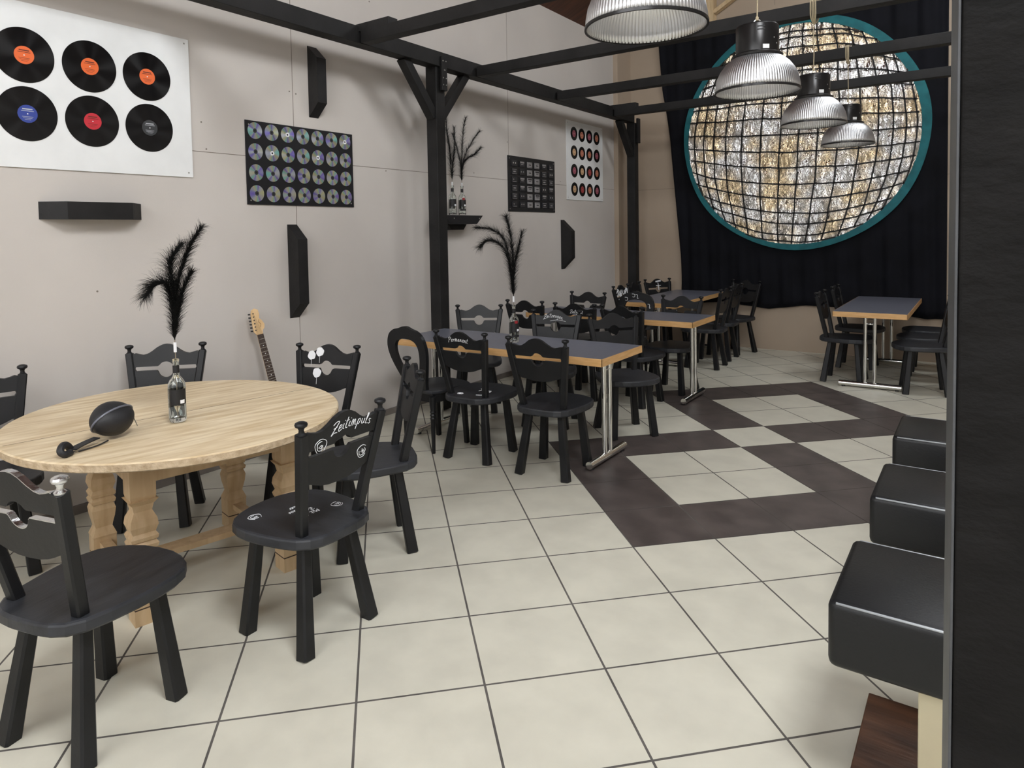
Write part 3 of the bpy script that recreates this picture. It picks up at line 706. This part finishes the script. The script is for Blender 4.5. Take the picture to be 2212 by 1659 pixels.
# ------------------------------------------------------------------ round oak table
tb = thing('round_table', 'large round rustic oak table with thick carved legs', 'table', (1.175, 1.776, 0), math.radians(-12))
m = MB(); N = 96; A, B = .782, .722
def ell(k, z): 
    return [Vector(((A - k) * math.cos(a) * math.cos(.2) - (B - k) * math.sin(a) * math.sin(.2), (A - k) * math.cos(a) * math.sin(.2) + (B - k) * math.sin(a) * math.cos(.2), z)) for a in [2 * PI * i / N for i in range(N)]]
m.loft([ell(.006, .733), ell(.0, .738)], caps=False)
m.loft([ell(0, .738), ell(0, .765)], caps=False); m.cur = 1; m.loft([ell(0, .765), ell(.006, .770)], caps=False); m.add(ell(.006, .770), [list(range(N))]); m.cur = 0; m.add(ell(.006, .733), [list(range(N))])
tt = m.build('tabletop', [MT['oakrim'], MT['oak']], tb)
m = MB(); m.bar((.02, -.70, .7698), (-.02, .70, .7698), .0035, .001); m.build('plank_joint', MT['crack'], tt)
LPx = [(-.339, -.279), (.351, -.279), (.351, .371), (-.339, .371)]
prof = [(.0, .050), (.068, .050), (.0681, .047), (.074, .047), (.0741, .050), (.15, .050), (.16, .052), (.20, .036), (.25, .047), (.29, .052), (.318, .043), (.320, .050), (.336, .054), (.352, .044), (.354, .050), (.370, .054), (.386, .044), (.416, .054), (.445, .050), (.477, .035), (.505, .041), (.527, .057), (.530, .047), (.545, .050), (.73, .050)]
for x, y in LPx:
    m = MB(); m.loft([[Vector((x + s * w_, y + q * w_, z)) for s, q in ((-1, -1), (1, -1), (1, 1), (-1, 1))] for z, w_ in prof])
    lg = m.build('leg', MT['pine'], tb)
    m = MB(); m.box((x, y, .071), (.098, .098, .006)); m.build('groove', MT['crack'], lg)
for (x0, y0), (x1, y1) in ((LPx[0], LPx[1]), (LPx[1], LPx[2]), (LPx[2], LPx[3]), (LPx[3], LPx[0])):
    m = MB(); d_ = Vector((x1 - x0, y1 - y0, 0)).normalized() * .05; o_ = Vector((d_.y, -d_.x, 0)) * .66; a_ = Vector((x0, y0, .663)) + d_ + o_; b_ = Vector((x1, y1, .663)) - d_ + o_; m.bar(a_, b_, .024, .134); m.build('apron', MT['pine'], tb)
for q, y in ((-1, -.30), (1, .30)):
    m = MB(); m.bar((0, y * 2.2, .712), (0, y * .7, .712), .10, .04); m.build('bearer', MT['pine'], tb)
m = MB(); m.bar((.006, -.265, .12), (.006, .357, .12), .09, .028); m.build('stretcher', MT['pine'], tb)
for q in (-.279, .371):
    m = MB(); m.bar((-.289, q, .12), (.301, q, .12), .05, .028); m.build('stretcher', MT['pine'], tb)

# black hard case with strap on the oak table
cz = .7715
cs_ = thing('headphone_case', 'black zipped hard case with strap lying on the oak table', 'case', (1.325, 1.395, cz), math.radians(113))
def shell(sgn):
    m = MB(); rings = []
    for k in range(0, 9):
        t_ = k / 8 * PI / 2; rg = []
        for i in range(40):
            a = 2 * PI * i / 40; rad = 1 + .10 * math.cos(2 * a)
            x = .092 * rad * math.cos(a) * math.cos(t_) ** .8 if k < 8 else 0; y = .070 * rad * math.sin(a) * math.cos(t_) ** .8 if k < 8 else 0
            x = x if k < 8 else .002 * math.cos(a); y = y if k < 8 else .002 * math.sin(a)
            rg.append(Vector((x, y, sgn * (.003 + .072 * math.sin(t_) * (1 - .25 * (x / .092) ** 2)))))
        rings.append(rg)
    return m.loft(rings, True, True, True)
tilt = (Matrix.Translation((0, 0, .081)) @ Matrix.Rotation(math.radians(-52), 4, 'X') @ Matrix.Rotation(math.radians(0), 4, 'Y'))
for sgn, nm in ((1, 'lid'), (-1, 'bottom_shell')):
    o = shell(sgn).build(nm, MT['fabric'], cs_); o.matrix_local = tilt
m = MB(); P = [((.094 * (1 + .10 * math.cos(2 * a))) * math.cos(a), (.072 * (1 + .10 * math.cos(2 * a))) * math.sin(a), 0) for a in [2 * PI * i / 48 for i in range(49)]]
m.tube(P, .0045, 8, False); o = m.build('zip', MT['lam'], cs_); o.matrix_local = tilt
m = MB(); m.tube(cat_rom([(.085, .01, .085), (.105, .02, .08), (.115, .02, .055), (.105, .01, .04), (.085, 0, .05)], 5), .0025, 6); m.tube([(.095, -.01, .09), (.104, -.02, .05), (.108, -.03, .02)], .002, 6); m.build('zip_pull', MT['chrome'], cs_)
m = MB()
def strap_b(P, w_, th):
    P = cat_rom(P, 6); rg = []
    for i, p in enumerate(P):
        t_ = (P[min(i + 1, len(P) - 1)] - P[max(i - 1, 0)]).normalized(); s_ = t_.cross(Vector((0, 0, 1))).normalized() if abs(t_.z) < .9 else Vector((0, 1, 0)); n_ = s_.cross(t_)
        rg.append([p - s_ * w_ / 2, p + s_ * w_ / 2, p + s_ * w_ / 2 + n_ * th, p - s_ * w_ / 2 + n_ * th])
    return rg
m.loft(strap_b([(-.085, 0, .022), (-.13, .005, .018), (-.18, .0, .016), (-.215, -.005, .013)], .036, .004)); m.tube(cat_rom([(-.06, -.03, .006), (-.12, -.035, .004), (-.20, -.02, .004)], 5), .003, 6)
m.tube(cat_rom([(-.205, .012, .012), (-.225, .010, .035), (-.255, .0, .042), (-.275, -.01, .026), (-.265, -.02, .012), (-.235, -.018, .012)], 6), .0135, 10); m.build('strap', MT['fabric'], cs_)
m = MB(); m.tube([(-.262, -.012, .010), (-.235, -.028, .008), (-.215, -.018, .010)], .0025, 6); m.build('buckle', MT['chrome'], cs_)

# ------------------------------------------------------------------ blue-grey laminate tables
def lam_table(label, x0, x1, y0, y1, along_x, zt=.766, ins=(.10, .10), foot_off=0.0):
    cx, cy = (x0 + x1) / 2, (y0 + y1) / 2; t = thing('cafe_table', label, 'table', (cx, cy, 0)); t['group'] = 'blue-grey laminate tables'
    w_, d_ = x1 - x0, y1 - y0
    m = MB(); m.box((0, 0, zt - .026), (w_ - .008, d_ - .008, .052)); tp = m.build('tabletop', MT['lam'], t)
    m = MB()
    for s in (-1, 1):
        m.box((0, s * (d_ / 2 - .003), zt - .0265), (w_, .006, .052), bev=.001); m.box((s * (w_ / 2 - .003), 0, zt - .0265), (.006, d_, .052), bev=.001)
    m.build('edge_band', MT['beech'], tp)
    L = w_ if along_x else d_; W = d_ if along_x else w_
    def P(a, b, z): return (a, b, z) if along_x else (b, a, z)
    for s in (-1, 1):
        a = s * L / 2 - s * (ins[0] if s < 0 else ins[1])
        for q in (-.042, .042):
            m = MB(); m.tube([P(a, q + foot_off, .045), P(a, q + foot_off, zt - .052)], .0175, 16); m.build('leg_tube', MT['chrome'], t)
        m = MB(); m.tube([P(a, -W * .42 + foot_off, .036), P(a, W * .42 + foot_off, .036)], .026, 16); fb_ = m.build('foot_bar', MT['chrome'], t)
        m = MB()
        for q in (-1, 1): m.lathe([(.016, .0), (.016, .015)], 12, P(a, q * W * .36 + foot_off, 0))
        m.build('glide', MT['dsteel'], fb_)
        m = MB(); m.tube([P(a, -.04 + foot_off, zt - .12), P(a, .04 + foot_off, zt - .12)], .010, 10); m.build('link', MT['chrome'], t)
    m = MB(); m.box(P(0, 0, zt - .067), P(L - .3, .05, .03)); m.build('rail', MT['dsteel'], t)
    return t
lam_table('nearest blue-grey cafe table with beech edge, long side across, left of the dark tiles', .40, 2.305, 4.03, 4.68, True, ins=(.24, .10), foot_off=-.06)
lam_table('second blue-grey cafe table with beech edge, behind the nearest one', .38, 2.20, 6.04, 6.68, True, ins=(.2, .08), foot_off=-.08)
lam_table('blue-grey cafe table in the far left corner, pointing at the curtain', .80, 1.49, 7.45, 9.27, False, ins=(.25, .2))
lam_table('blue-grey cafe table standing alone at the right, end on, before the curtain', 3.12, 3.78, 7.50, 9.27, False, ins=(.08, .2))

# ------------------------------------------------------------------ chairs
def hw(z): return .145 + (.207 - .145) * (z - .45) / .436
def by(z): return -.112 - .090 * (z - .45) / .436
Z0 = .788
crown = [(0, .144), (.12, .141), (.25, .129), (.4, .108), (.55, .092), (.68, .087), (.8, .092), (.9, .098), (1, .090)]
bott = [(0, -.147), (.3, -.145), (.55, -.137), (.75, -.125), (.9, -.114), (1, -.112)]
SL = .009
half = [(0, -.200), (.06, -.199), (.11, -.192), (.155, -.172), (.19, -.13), (.213, -.06), (.23, .03), (.237, .11), (.232, .17), (.215, .222), (.18, .262), (.13, .29), (.07, .309), (0, .315)]
def seat_outline(): return [(x, y) for x, y in half] + [(-x, y) for x, y in half[::-1][1:-1]]
def panel_mesh(edge_silver=False):
    m = MB(); n = 56; th = .021
    for part in (0, 1):
        F = []; Bk = []
        for i in range(n + 1):
            u = -1 + 2 * i / n; W = .176; x = u * W; r = .045
            hslot = .012 if abs(u) < .95 else 0.0; hc = math.sqrt(max(0, r * r - x * x))
            hh = max(SL + hslot, hc) if part == 0 else max(hslot - SL, hc)
            if abs(u) >= .95: hh = SL if part == 0 else -SL
            if part == 0: a, b = Z0 + hh, Z0 + interp(crown, abs(u))
            else: a, b = Z0 + interp(bott, abs(u)), Z0 - hh
            ring = []
            for z in (a, b):
                xx = u * (hw(z) - .014); ring.append((xx, by(z), z))
            F.append(ring)
        rings = [[Vector((p[0][0], p[0][1] + th / 2, p[0][2])), Vector((p[1][0], p[1][1] + th / 2, p[1][2])), Vector((p[1][0], p[1][1] - th / 2, p[1][2])), Vector((p[0][0], p[0][1] - th / 2, p[0][2]))] for p in F]
        m.loft(rings)
        if edge_silver:
            k = 1 if part == 0 else 1
            m.cur = 1
            m.loft([[r_[1] + Vector((0, 0, .001)), r_[2] + Vector((0, 0, .001)), r_[2] + Vector((0, 0, -.002)), r_[1] + Vector((0, 0, -.002))] for r_ in rings]); m.cur = 0
    return m
def leg_mesh(a, b): m = MB(); m.bar(a, b, .044, .044, up=(0, 1, 0), ch=.007, w2=.056, h2=.056); return m
def finial_mesh(x, y, z):
    m = MB(); m.lathe([(.0, -.004), (.018, -.003), (.018, .002), (.011, .008), (.0095, .018), (.013, .026), (.022, .031), (.0245, .038), (.022, .045), (.012, .0495), (0, .0505)], 20, (x, y, z), caps=False); return m
def make_chair(silver=False):
    t = thing('carved_chair', 'x', 'chair'); t['group'] = 'black carved-back chairs'
    m = MB(); m.slab(seat_outline(), .421, .466, .009); m.build('seat', MT['seatm'], t, sharp=.9)
    for x, y, fx, fy in ((-.115, -.085, -.172, -.145), (.115, -.085, .172, -.145), (-.135, .165, -.172, .205), (.135, .165, .172, .205)):
        m = leg_mesh((x, y, .432), (fx, fy, .001)); m.build('leg', MT['chair'], t)
    for s in (-1, 1):
        a = (s * .145, by(.452), .452); b = (s * .207, by(.886), .886)
        m = MB(); m.bar(a, b, .040, .040, up=(0, 1, 0), ch=.006); p = m.build('back_post', MT['chair'], t)
        f_ = finial_mesh(b[0], b[1], b[2]).build('finial', MT['silver'] if (silver and s == 1) else MT['chair'], p)
        if silver and s == 1: f_['label'] = 'silver painted finial'
    panel_mesh(silver).build('back_panel', [MT['chair'], MT['silver']] if silver else MT['chair'], t)
    return t
def bp_fn(side):      # lettering on the back panel: side -1 = rear face, +1 = front face (mirrored for the reader)
    def fn(x, z):
        zz = Z0 + z; return (Vector((x if side < 0 else -x, by(zz) + side * .0112, zz)), None)
    return fn
def letter_back(t, txt, h, x0, z0, side, r=.0016, arch=0.0, extra=()):
    pan = [c for c in kids(t) if c.name.startswith('back_panel')][0]
    sts, wd = strokes(txt, h); sts = [[(x + x0, y + z0 + arch * (1 - ((x - wd / 2) / (wd / 2)) ** 2)) for x, y in st] for st in sts] + list(extra)
    lay_strokes(sts, bp_fn(side), r).build('painted_lettering', MT['white'], pan)
def letter_seat(t, sts, r=.0015):
    seat = [c for c in kids(t) if c.name.startswith('seat')][0]
    lay_strokes(sts, lambda x, y: (Vector((x, y, .4668)), None), r).build('painted_lettering', MT['white'], seat)
def blob_back(t, spots, side):
    pan = [c for c in kids(t) if c.name.startswith('back_panel')][0]; m = MB()
    for x, z, r in spots:
        pts = []
        for k in range(20):
            a = 2 * PI * k / 20; rr = r * 1.08 * (1 + .05 * math.sin(6 * a) + .04 * math.sin(3 * a + x * 90)); pts.append(bp_fn(side)(x + rr * math.cos(a), z + rr * math.sin(a))[0])
        m.loft([[p + Vector((0, side * d, 0)) for p in pts] for d in (-.001, .0015)])
        m.tube([bp_fn(side)(x, z - r * .9)[0], bp_fn(side)(x + .001, z - r * .9 - .045)[0]], .0012, 5)
    m.build('painted_flowers', MT['white'], pan)
C0 = make_chair()
def chair(x, y, rz, label, sz=1.0):
    if not C0.get('used'):
        C0['used'] = 1; C0.location = (x, y, 0); C0.rotation_euler = (0, 0, rz); C0['label'] = label; return C0
    o = dup(C0, (x, y, 0), rz, label, sz)
    return o
# around the oak table
tz = chair(2.11, 1.796, 1.604, 'black carved chair lettered Zeitimpuls with white roses, seat writing, by the oak table')
ch = make_chair(True); ch.location = (1.93, .999, 0); ch.rotation_euler = (0, 0, .239); ch['label'] = 'black chair with silver edges and silver knob, nearest, cut by the left edge'
tS = chair(1.77, 2.50, 2.49, 'black carved chair seen edge on between the oak table and the nearest cafe table')
tF = chair(1.05, 2.66, 3.44, 'black carved chair with three white painted flowers, by the left wall')
tB = chair(.44, 2.06, 3.956, 'plain black carved chair against the wall behind the bottle on the oak table', 1.045)
tL = chair(.36, 1.22, -1.80, 'black carved chair cut by the left edge, its seat under the oak tabletop', 1.03)
# nearest cafe table
tP = chair(1.367, 3.892, .057, 'black carved chair lettered Permanent, pushed to the nearest cafe table')
chair(1.99, 3.897, .079, 'plain black carved chair, near side right end of the nearest cafe table')
chair(.53, 4.99, 3.67, 'black carved chair beside the pergola post behind the nearest cafe table')
tE = chair(1.36, 4.93, 3.42, 'black carved chair lettered Zeitzeugen behind the bottle with the red sticker')
chair(1.994, 5.005, 3.99, 'black carved chair turned outward behind the right end of the nearest cafe table')
# second cafe table
chair(.594, 5.90, 0.0, 'black carved chair, left on the near side of the second cafe table')
tH = chair(1.173, 5.868, .046, 'black carved chair lettered Zeitgeist on the near side of the second cafe table')
chair(1.69, 5.87, -.10, 'black carved chair, right on the near side of the second cafe table')
chair(.72, 6.60, 3.14, 'black carved chair against the light wall, far side of the second cafe table')
chair(1.81, 6.58, 3.09, 'black carved chair, right on the far side of the second cafe table')
# far left table
tW = chair(.84, 7.82, -1.57, 'black chair scribbled all over in white, left side of the corner table')
chair(.80, 8.31, -1.5, 'plain black carved chair beside the white scribbled one at the corner table')
tX = chair(.80, 8.92, -2.1, 'black chair with a white painted cross at the far end of the corner table')
chair(1.73, 7.88, 1.6, 'nearest of three black chairs on the right side of the corner table')
chair(1.69, 8.47, 1.6, 'middle of three black chairs on the right side of the corner table')
chair(1.72, 9.02, 2.76, 'black carved chair turned askew in front of the curtain, farthest right at the corner table')
# table at the right
chair(3.146, 7.88, -1.58, 'nearer black carved chair on the left of the lone table at the right')
chair(3.15, 8.74, -1.57, 'farther black carved chair on the left of the lone table at the right')
chair(3.94, 7.70, 1.74, 'nearest black carved chair on the right of the lone table')
chair(3.93, 8.28, 1.6, 'middle black carved chair on the right of the lone table')
chair(3.93, 8.86, 1.57, 'farthest black carved chair on the right of the lone table')

ros = rose(-.115, .030, .028) + rose(.115, -.055, .026)
letter_back(tz, 'Zeitimpuls', .045, -.072, .055, -1, .0014, .018, ros)
sts = []
for i, (tx, yy) in enumerate((('Mit der', 0), ('Zeit', 1), ('wird das', 2), ('immer', 3))):
    s_, wd = strokes(tx, .026, .1); sts += [[(.06 - x, .035 + yy * .034 - y) for x, y in st] for st in s_]
sts += rose(-.13, .19, .026) + rose(.14, .0, .024)
letter_seat(tz, sts, .0011)
letter_back(tP, 'Permanent', .036, -.10, .062, -1, .0014, .012)
letter_seat(tP, rose(-.08, -.10, .02) + [[(x - .02, y + .02) for x, y in s_] for s_ in strokes('Tim', .07, 0)[0]] + [[(.05, -.09), (.14, -.06)]], .0028)
letter_back(tE, 'Zeitzeugen', .036, -.115, .058, 1, .0016, .022, [[(-.05, .048), (.02, .058), (.09, .046)]])
letter_back(tH, 'Zeitgeist', .034, -.05, .045, -1, .0018, .006)
blob_back(tF, [(-.108, .075, .0255), (-.050, .098, .0255), (-.060, -.030, .027)], 1)
sc_ = []
rs = random.Random(4)
for k in range(16):
    x, z = -.15 + .3 * (k % 8) / 7, (.05 if k < 8 else -.07); sc_.append([(x + rs.uniform(-.03, .03), z + rs.uniform(-.05, .05)) for _ in range(6)])
pan = [c for c in kids(tW) if c.name.startswith('back_panel')][0]; lay_strokes(sc_, bp_fn(1), .0035).build('painted_scribble', MT['white'], pan)
pan = [c for c in kids(tX) if c.name.startswith('back_panel')][0]; lay_strokes([[(.0, -.01), (.0, .09)], [(-.04, .05), (.04, .05)], [(-.04, .11), (.05, .12)], [(-.04, .1), (.05, .108)]], bp_fn(1), .005).build('painted_cross', MT['white'], pan)
pan = [c for c in kids(tS) if c.name.startswith('back_panel')][0]; lay_strokes([[(.02, -.10 + .02 * k), (.03, -.095 + .02 * k)] for k in range(4)], bp_fn(-1), .003).build('painted_marks', MT['white'], pan)

# balloon-back chairs
def balloon_chair(x, y, rz, label):
    t = thing('balloon_back_chair', label, 'chair', (x, y, 0), rz); t['group'] = 'balloon-back chairs'
    so = [(0, -.19), (.12, -.19), (.165, -.175), (.185, -.1), (.2, .05), (.205, .14), (.19, .2), (.13, .235), (0, .25)]
    m = MB(); m.slab([(a, b) for a, b in so] + [(-a, b) for a, b in so[::-1][1:-1]], .435, .466, .010); m.build('seat', MT['seatm'], t, sharp=.9)
    m = MB(); m.box((0, -.155, .405), (.33, .03, .06)); m.box((0, .165, .405), (.33, .03, .06)); m.box((.155, 0, .405), (.03, .31, .06)); m.box((-.155, 0, .405), (.03, .31, .06)); m.build('seat_rail', MT['chair'], t)
    for s in (-1, 1):
        m = MB(); m.bar((s * .15, .15, .43), (s * .16, .175, .001), .036, .036, up=(0, 1, 0), w2=.030, h2=.030); m.build('leg', MT['chair'], t)
        m = MB(); m.lathe([(.0, .001), (.013, .001), (.016, .15), (.019, .25), (.023, .262), (.017, .272), (.023, .284), (.017, .296), (.023, .308), (.018, .32), (.024, .36), (.024, .42), (0, .43)], 16, (s * .155, -.165, 0), caps=False); m.build('leg', MT['chair'], t)
    out = [(-.105, 0), (-.125, .06), (-.17, .16), (-.205, .26), (-.212, .34), (-.185, .415), (-.13, .455), (-.07, .470), (0, .488), (.07, .470), (.13, .455), (.185, .415), (.212, .34), (.205, .26), (.17, .16), (.125, .06), (.105, 0)]
    inn = [(-.045, .055), (-.06, .09), (-.10, .17), (-.128, .25), (-.132, .32), (-.11, .365), (-.075, .385), (-.04, .392), (0, .395), (.04, .392), (.075, .385), (.11, .365), (.132, .32), (.128, .25), (.10, .17), (.06, .09), (.045, .055)]
    O = cat_rom([(a, b, 0) for a, b in out], 5); I_ = cat_rom([(a, b, 0) for a, b in inn], 5)
    def mp(p, d): z = .455 + p.y; return Vector((p.x, -.165 - .11 * p.y / .47 - .02 * math.sin(PI * p.y / .47) + d + .12 * p.x * p.x * -1, z))
    m = MB(); rg = [[mp(a, .014), mp(b, .014), mp(b, -.014), mp(a, -.014)] for a, b in zip(O, I_)]; m.loft(rg)
    m.loft([[mp(Vector((x_, z_, 0)), .014), mp(Vector((x_, z_, 0)), -.014)] + [mp(Vector((x_, z2, 0)), -.014), mp(Vector((x_, z2, 0)), .014)] for x_, z_, z2 in ((-.105, 0, .058), (0, 0, .052), (.105, 0, .058))])
    m.build('balloon_back', MT['chair'], t, sharp=.9)
    return t, mp
balloon_chair(.93, 3.93, -.12, 'black balloon-back chair with open oval back, left end of the nearest cafe table')
tN, mp = balloon_chair(1.22, 6.72, 3.14, 'black balloon-back chair with white music notes, far side of the second cafe table')
nt = []
for x, z, k in ((.165, .30, 0), (.17, .22, 1), (.115, .40, 0), (-.02, .43, 1), (.03, .44, 0), (-.165, .33, 1), (-.16, .2, 0)):
    s = .016
    nt.append([(x - s, z - s), (x, z - s * 1.3), (x, z + s), (x + s * 1.4, z + s * 1.4)] if k else [(x + s, z + s), (x - s, z + s * .8), (x - s, z - s), (x + s * .6, z - s)])
bb = [c for c in kids(tN) if c.name.startswith('balloon_back')][0]
lay_strokes(nt, lambda x, z: (mp(Vector((x, z, 0)), .0148), None), .0028).build('painted_notes', MT['white'], bb)

# ------------------------------------------------------------------ guitar leaning on the wall
gt = thing('electric_guitar', 'electric guitar with pale headstock and dark fretboard leaning on the left wall', 'guitar', (.29, 3.075, .08), 0)
top = Vector((.045, 2.665, 1.0)) - Vector((.30, 2.98, 0))
d_ = Vector((-.23, -.115, 1.04)).normalized()
xg = Vector((.35, .94, 0)).normalized(); xg = (xg - d_ * xg.dot(d_)).normalized(); ng = xg.cross(d_).normalized()
if ng.x < 0: ng = -ng
def gp(u, v, w_=0): return (xg * u + d_ * v + ng * w_) * 1.0
body = [(0, .02), (.10, .03), (.155, .09), (.15, .18), (.115, .25), (.14, .33), (.165, .41), (.12, .45), (.07, .42), (.04, .37), (0, .36), (-.05, .37), (-.09, .44), (-.14, .46), (-.15, .40), (-.12, .31), (-.11, .24), (-.15, .17), (-.16, .09), (-.10, .03)]
bd = cat_rom([(a, b, 0) for a, b in body + [body[0]]], 4)[:-1]
m = MB(); m.loft([[gp(p.x, p.y, w_) for p in bd] for w_ in (-.02, .02)]); m.build('body', MT['guitar'], gt)
m = MB(); m.loft([[gp(-w_, v, .018), gp(w_, v, .018), gp(w_ * .9, v, .0), gp(-w_ * .9, v, .0)] for v, w_ in ((.34, .028), (.86, .0215))]); nk = m.build('neck', MT['maple'], gt)
m = MB(); m.loft([[gp(-w_, v, .0185), gp(w_, v, .0185), gp(w_, v, .0235), gp(-w_, v, .0235)] for v, w_ in ((.30, .028), (.86, .0215))]); m.build('fretboard', MT['rosew'], nk)
m = MB()
for k in range(20):
    v = .86 - .62 * (1 - 2 ** (-(k + 1) / 12)); m.bar(gp(-.024, v, .0245), gp(.024, v, .0245), .002, .002)
m.build('frets', MT['chrome'], nk)
m = MB()
for k in (2, 4, 6, 8, 11, 14):
    v = .86 - .62 * (1 - 2 ** (-(k + .5) / 12)); m.lathe([(.0035, 0), (.0035, .001)], 8, gp(0, v, .0238), ng.to_track_quat('Z', 'Y').to_matrix())
m.build('inlays', MT['board'], nk)
hd = [(-.021, .86), (.021, .86), (.026, .885), (.042, .90), (.048, .925), (.036, .955), (.022, .975), (.03, 1.0), (.028, 1.035), (.005, 1.05), (-.018, 1.04), (-.028, 1.01), (-.036, .93), (-.038, .885)]
m = MB(); m.loft([[gp(a, b, w_) for a, b in hd] for w_ in (.004, .018)]); h_ = m.build('headstock', MT['maple'], nk)
m = MB()
for k in range(6):
    v = .895 + k * .024; u0 = -.022 + k * .002; m.lathe([(.0045, 0), (.0045, .006)], 10, gp(u0, v, .018), ng.to_track_quat('Z', 'Y').to_matrix()); m.box(gp(u0 - .026, v, .011), (.014, .014, .010), bev=.003)
m.build('tuning_pegs', MT['dsteel'], gt).parent = nk
m = MB(); m.tube([gp(.016, .91, .0186), gp(.024, .93, .0186), gp(.010, .95, .0186), gp(.018, .965, .0186)], .0012, 5); m.build('logo', MT['rosew'], nk)
for i in range(6):
    m = MB(); u = -.017 + .0068 * i; m.tube([gp(u * 1.3, .12, .03), gp(u, .86, .026), gp(-.022 + i * .002, .895 + .024 * i, .024)], .0005, 4); m.build('string', MT['chrome'], gt)
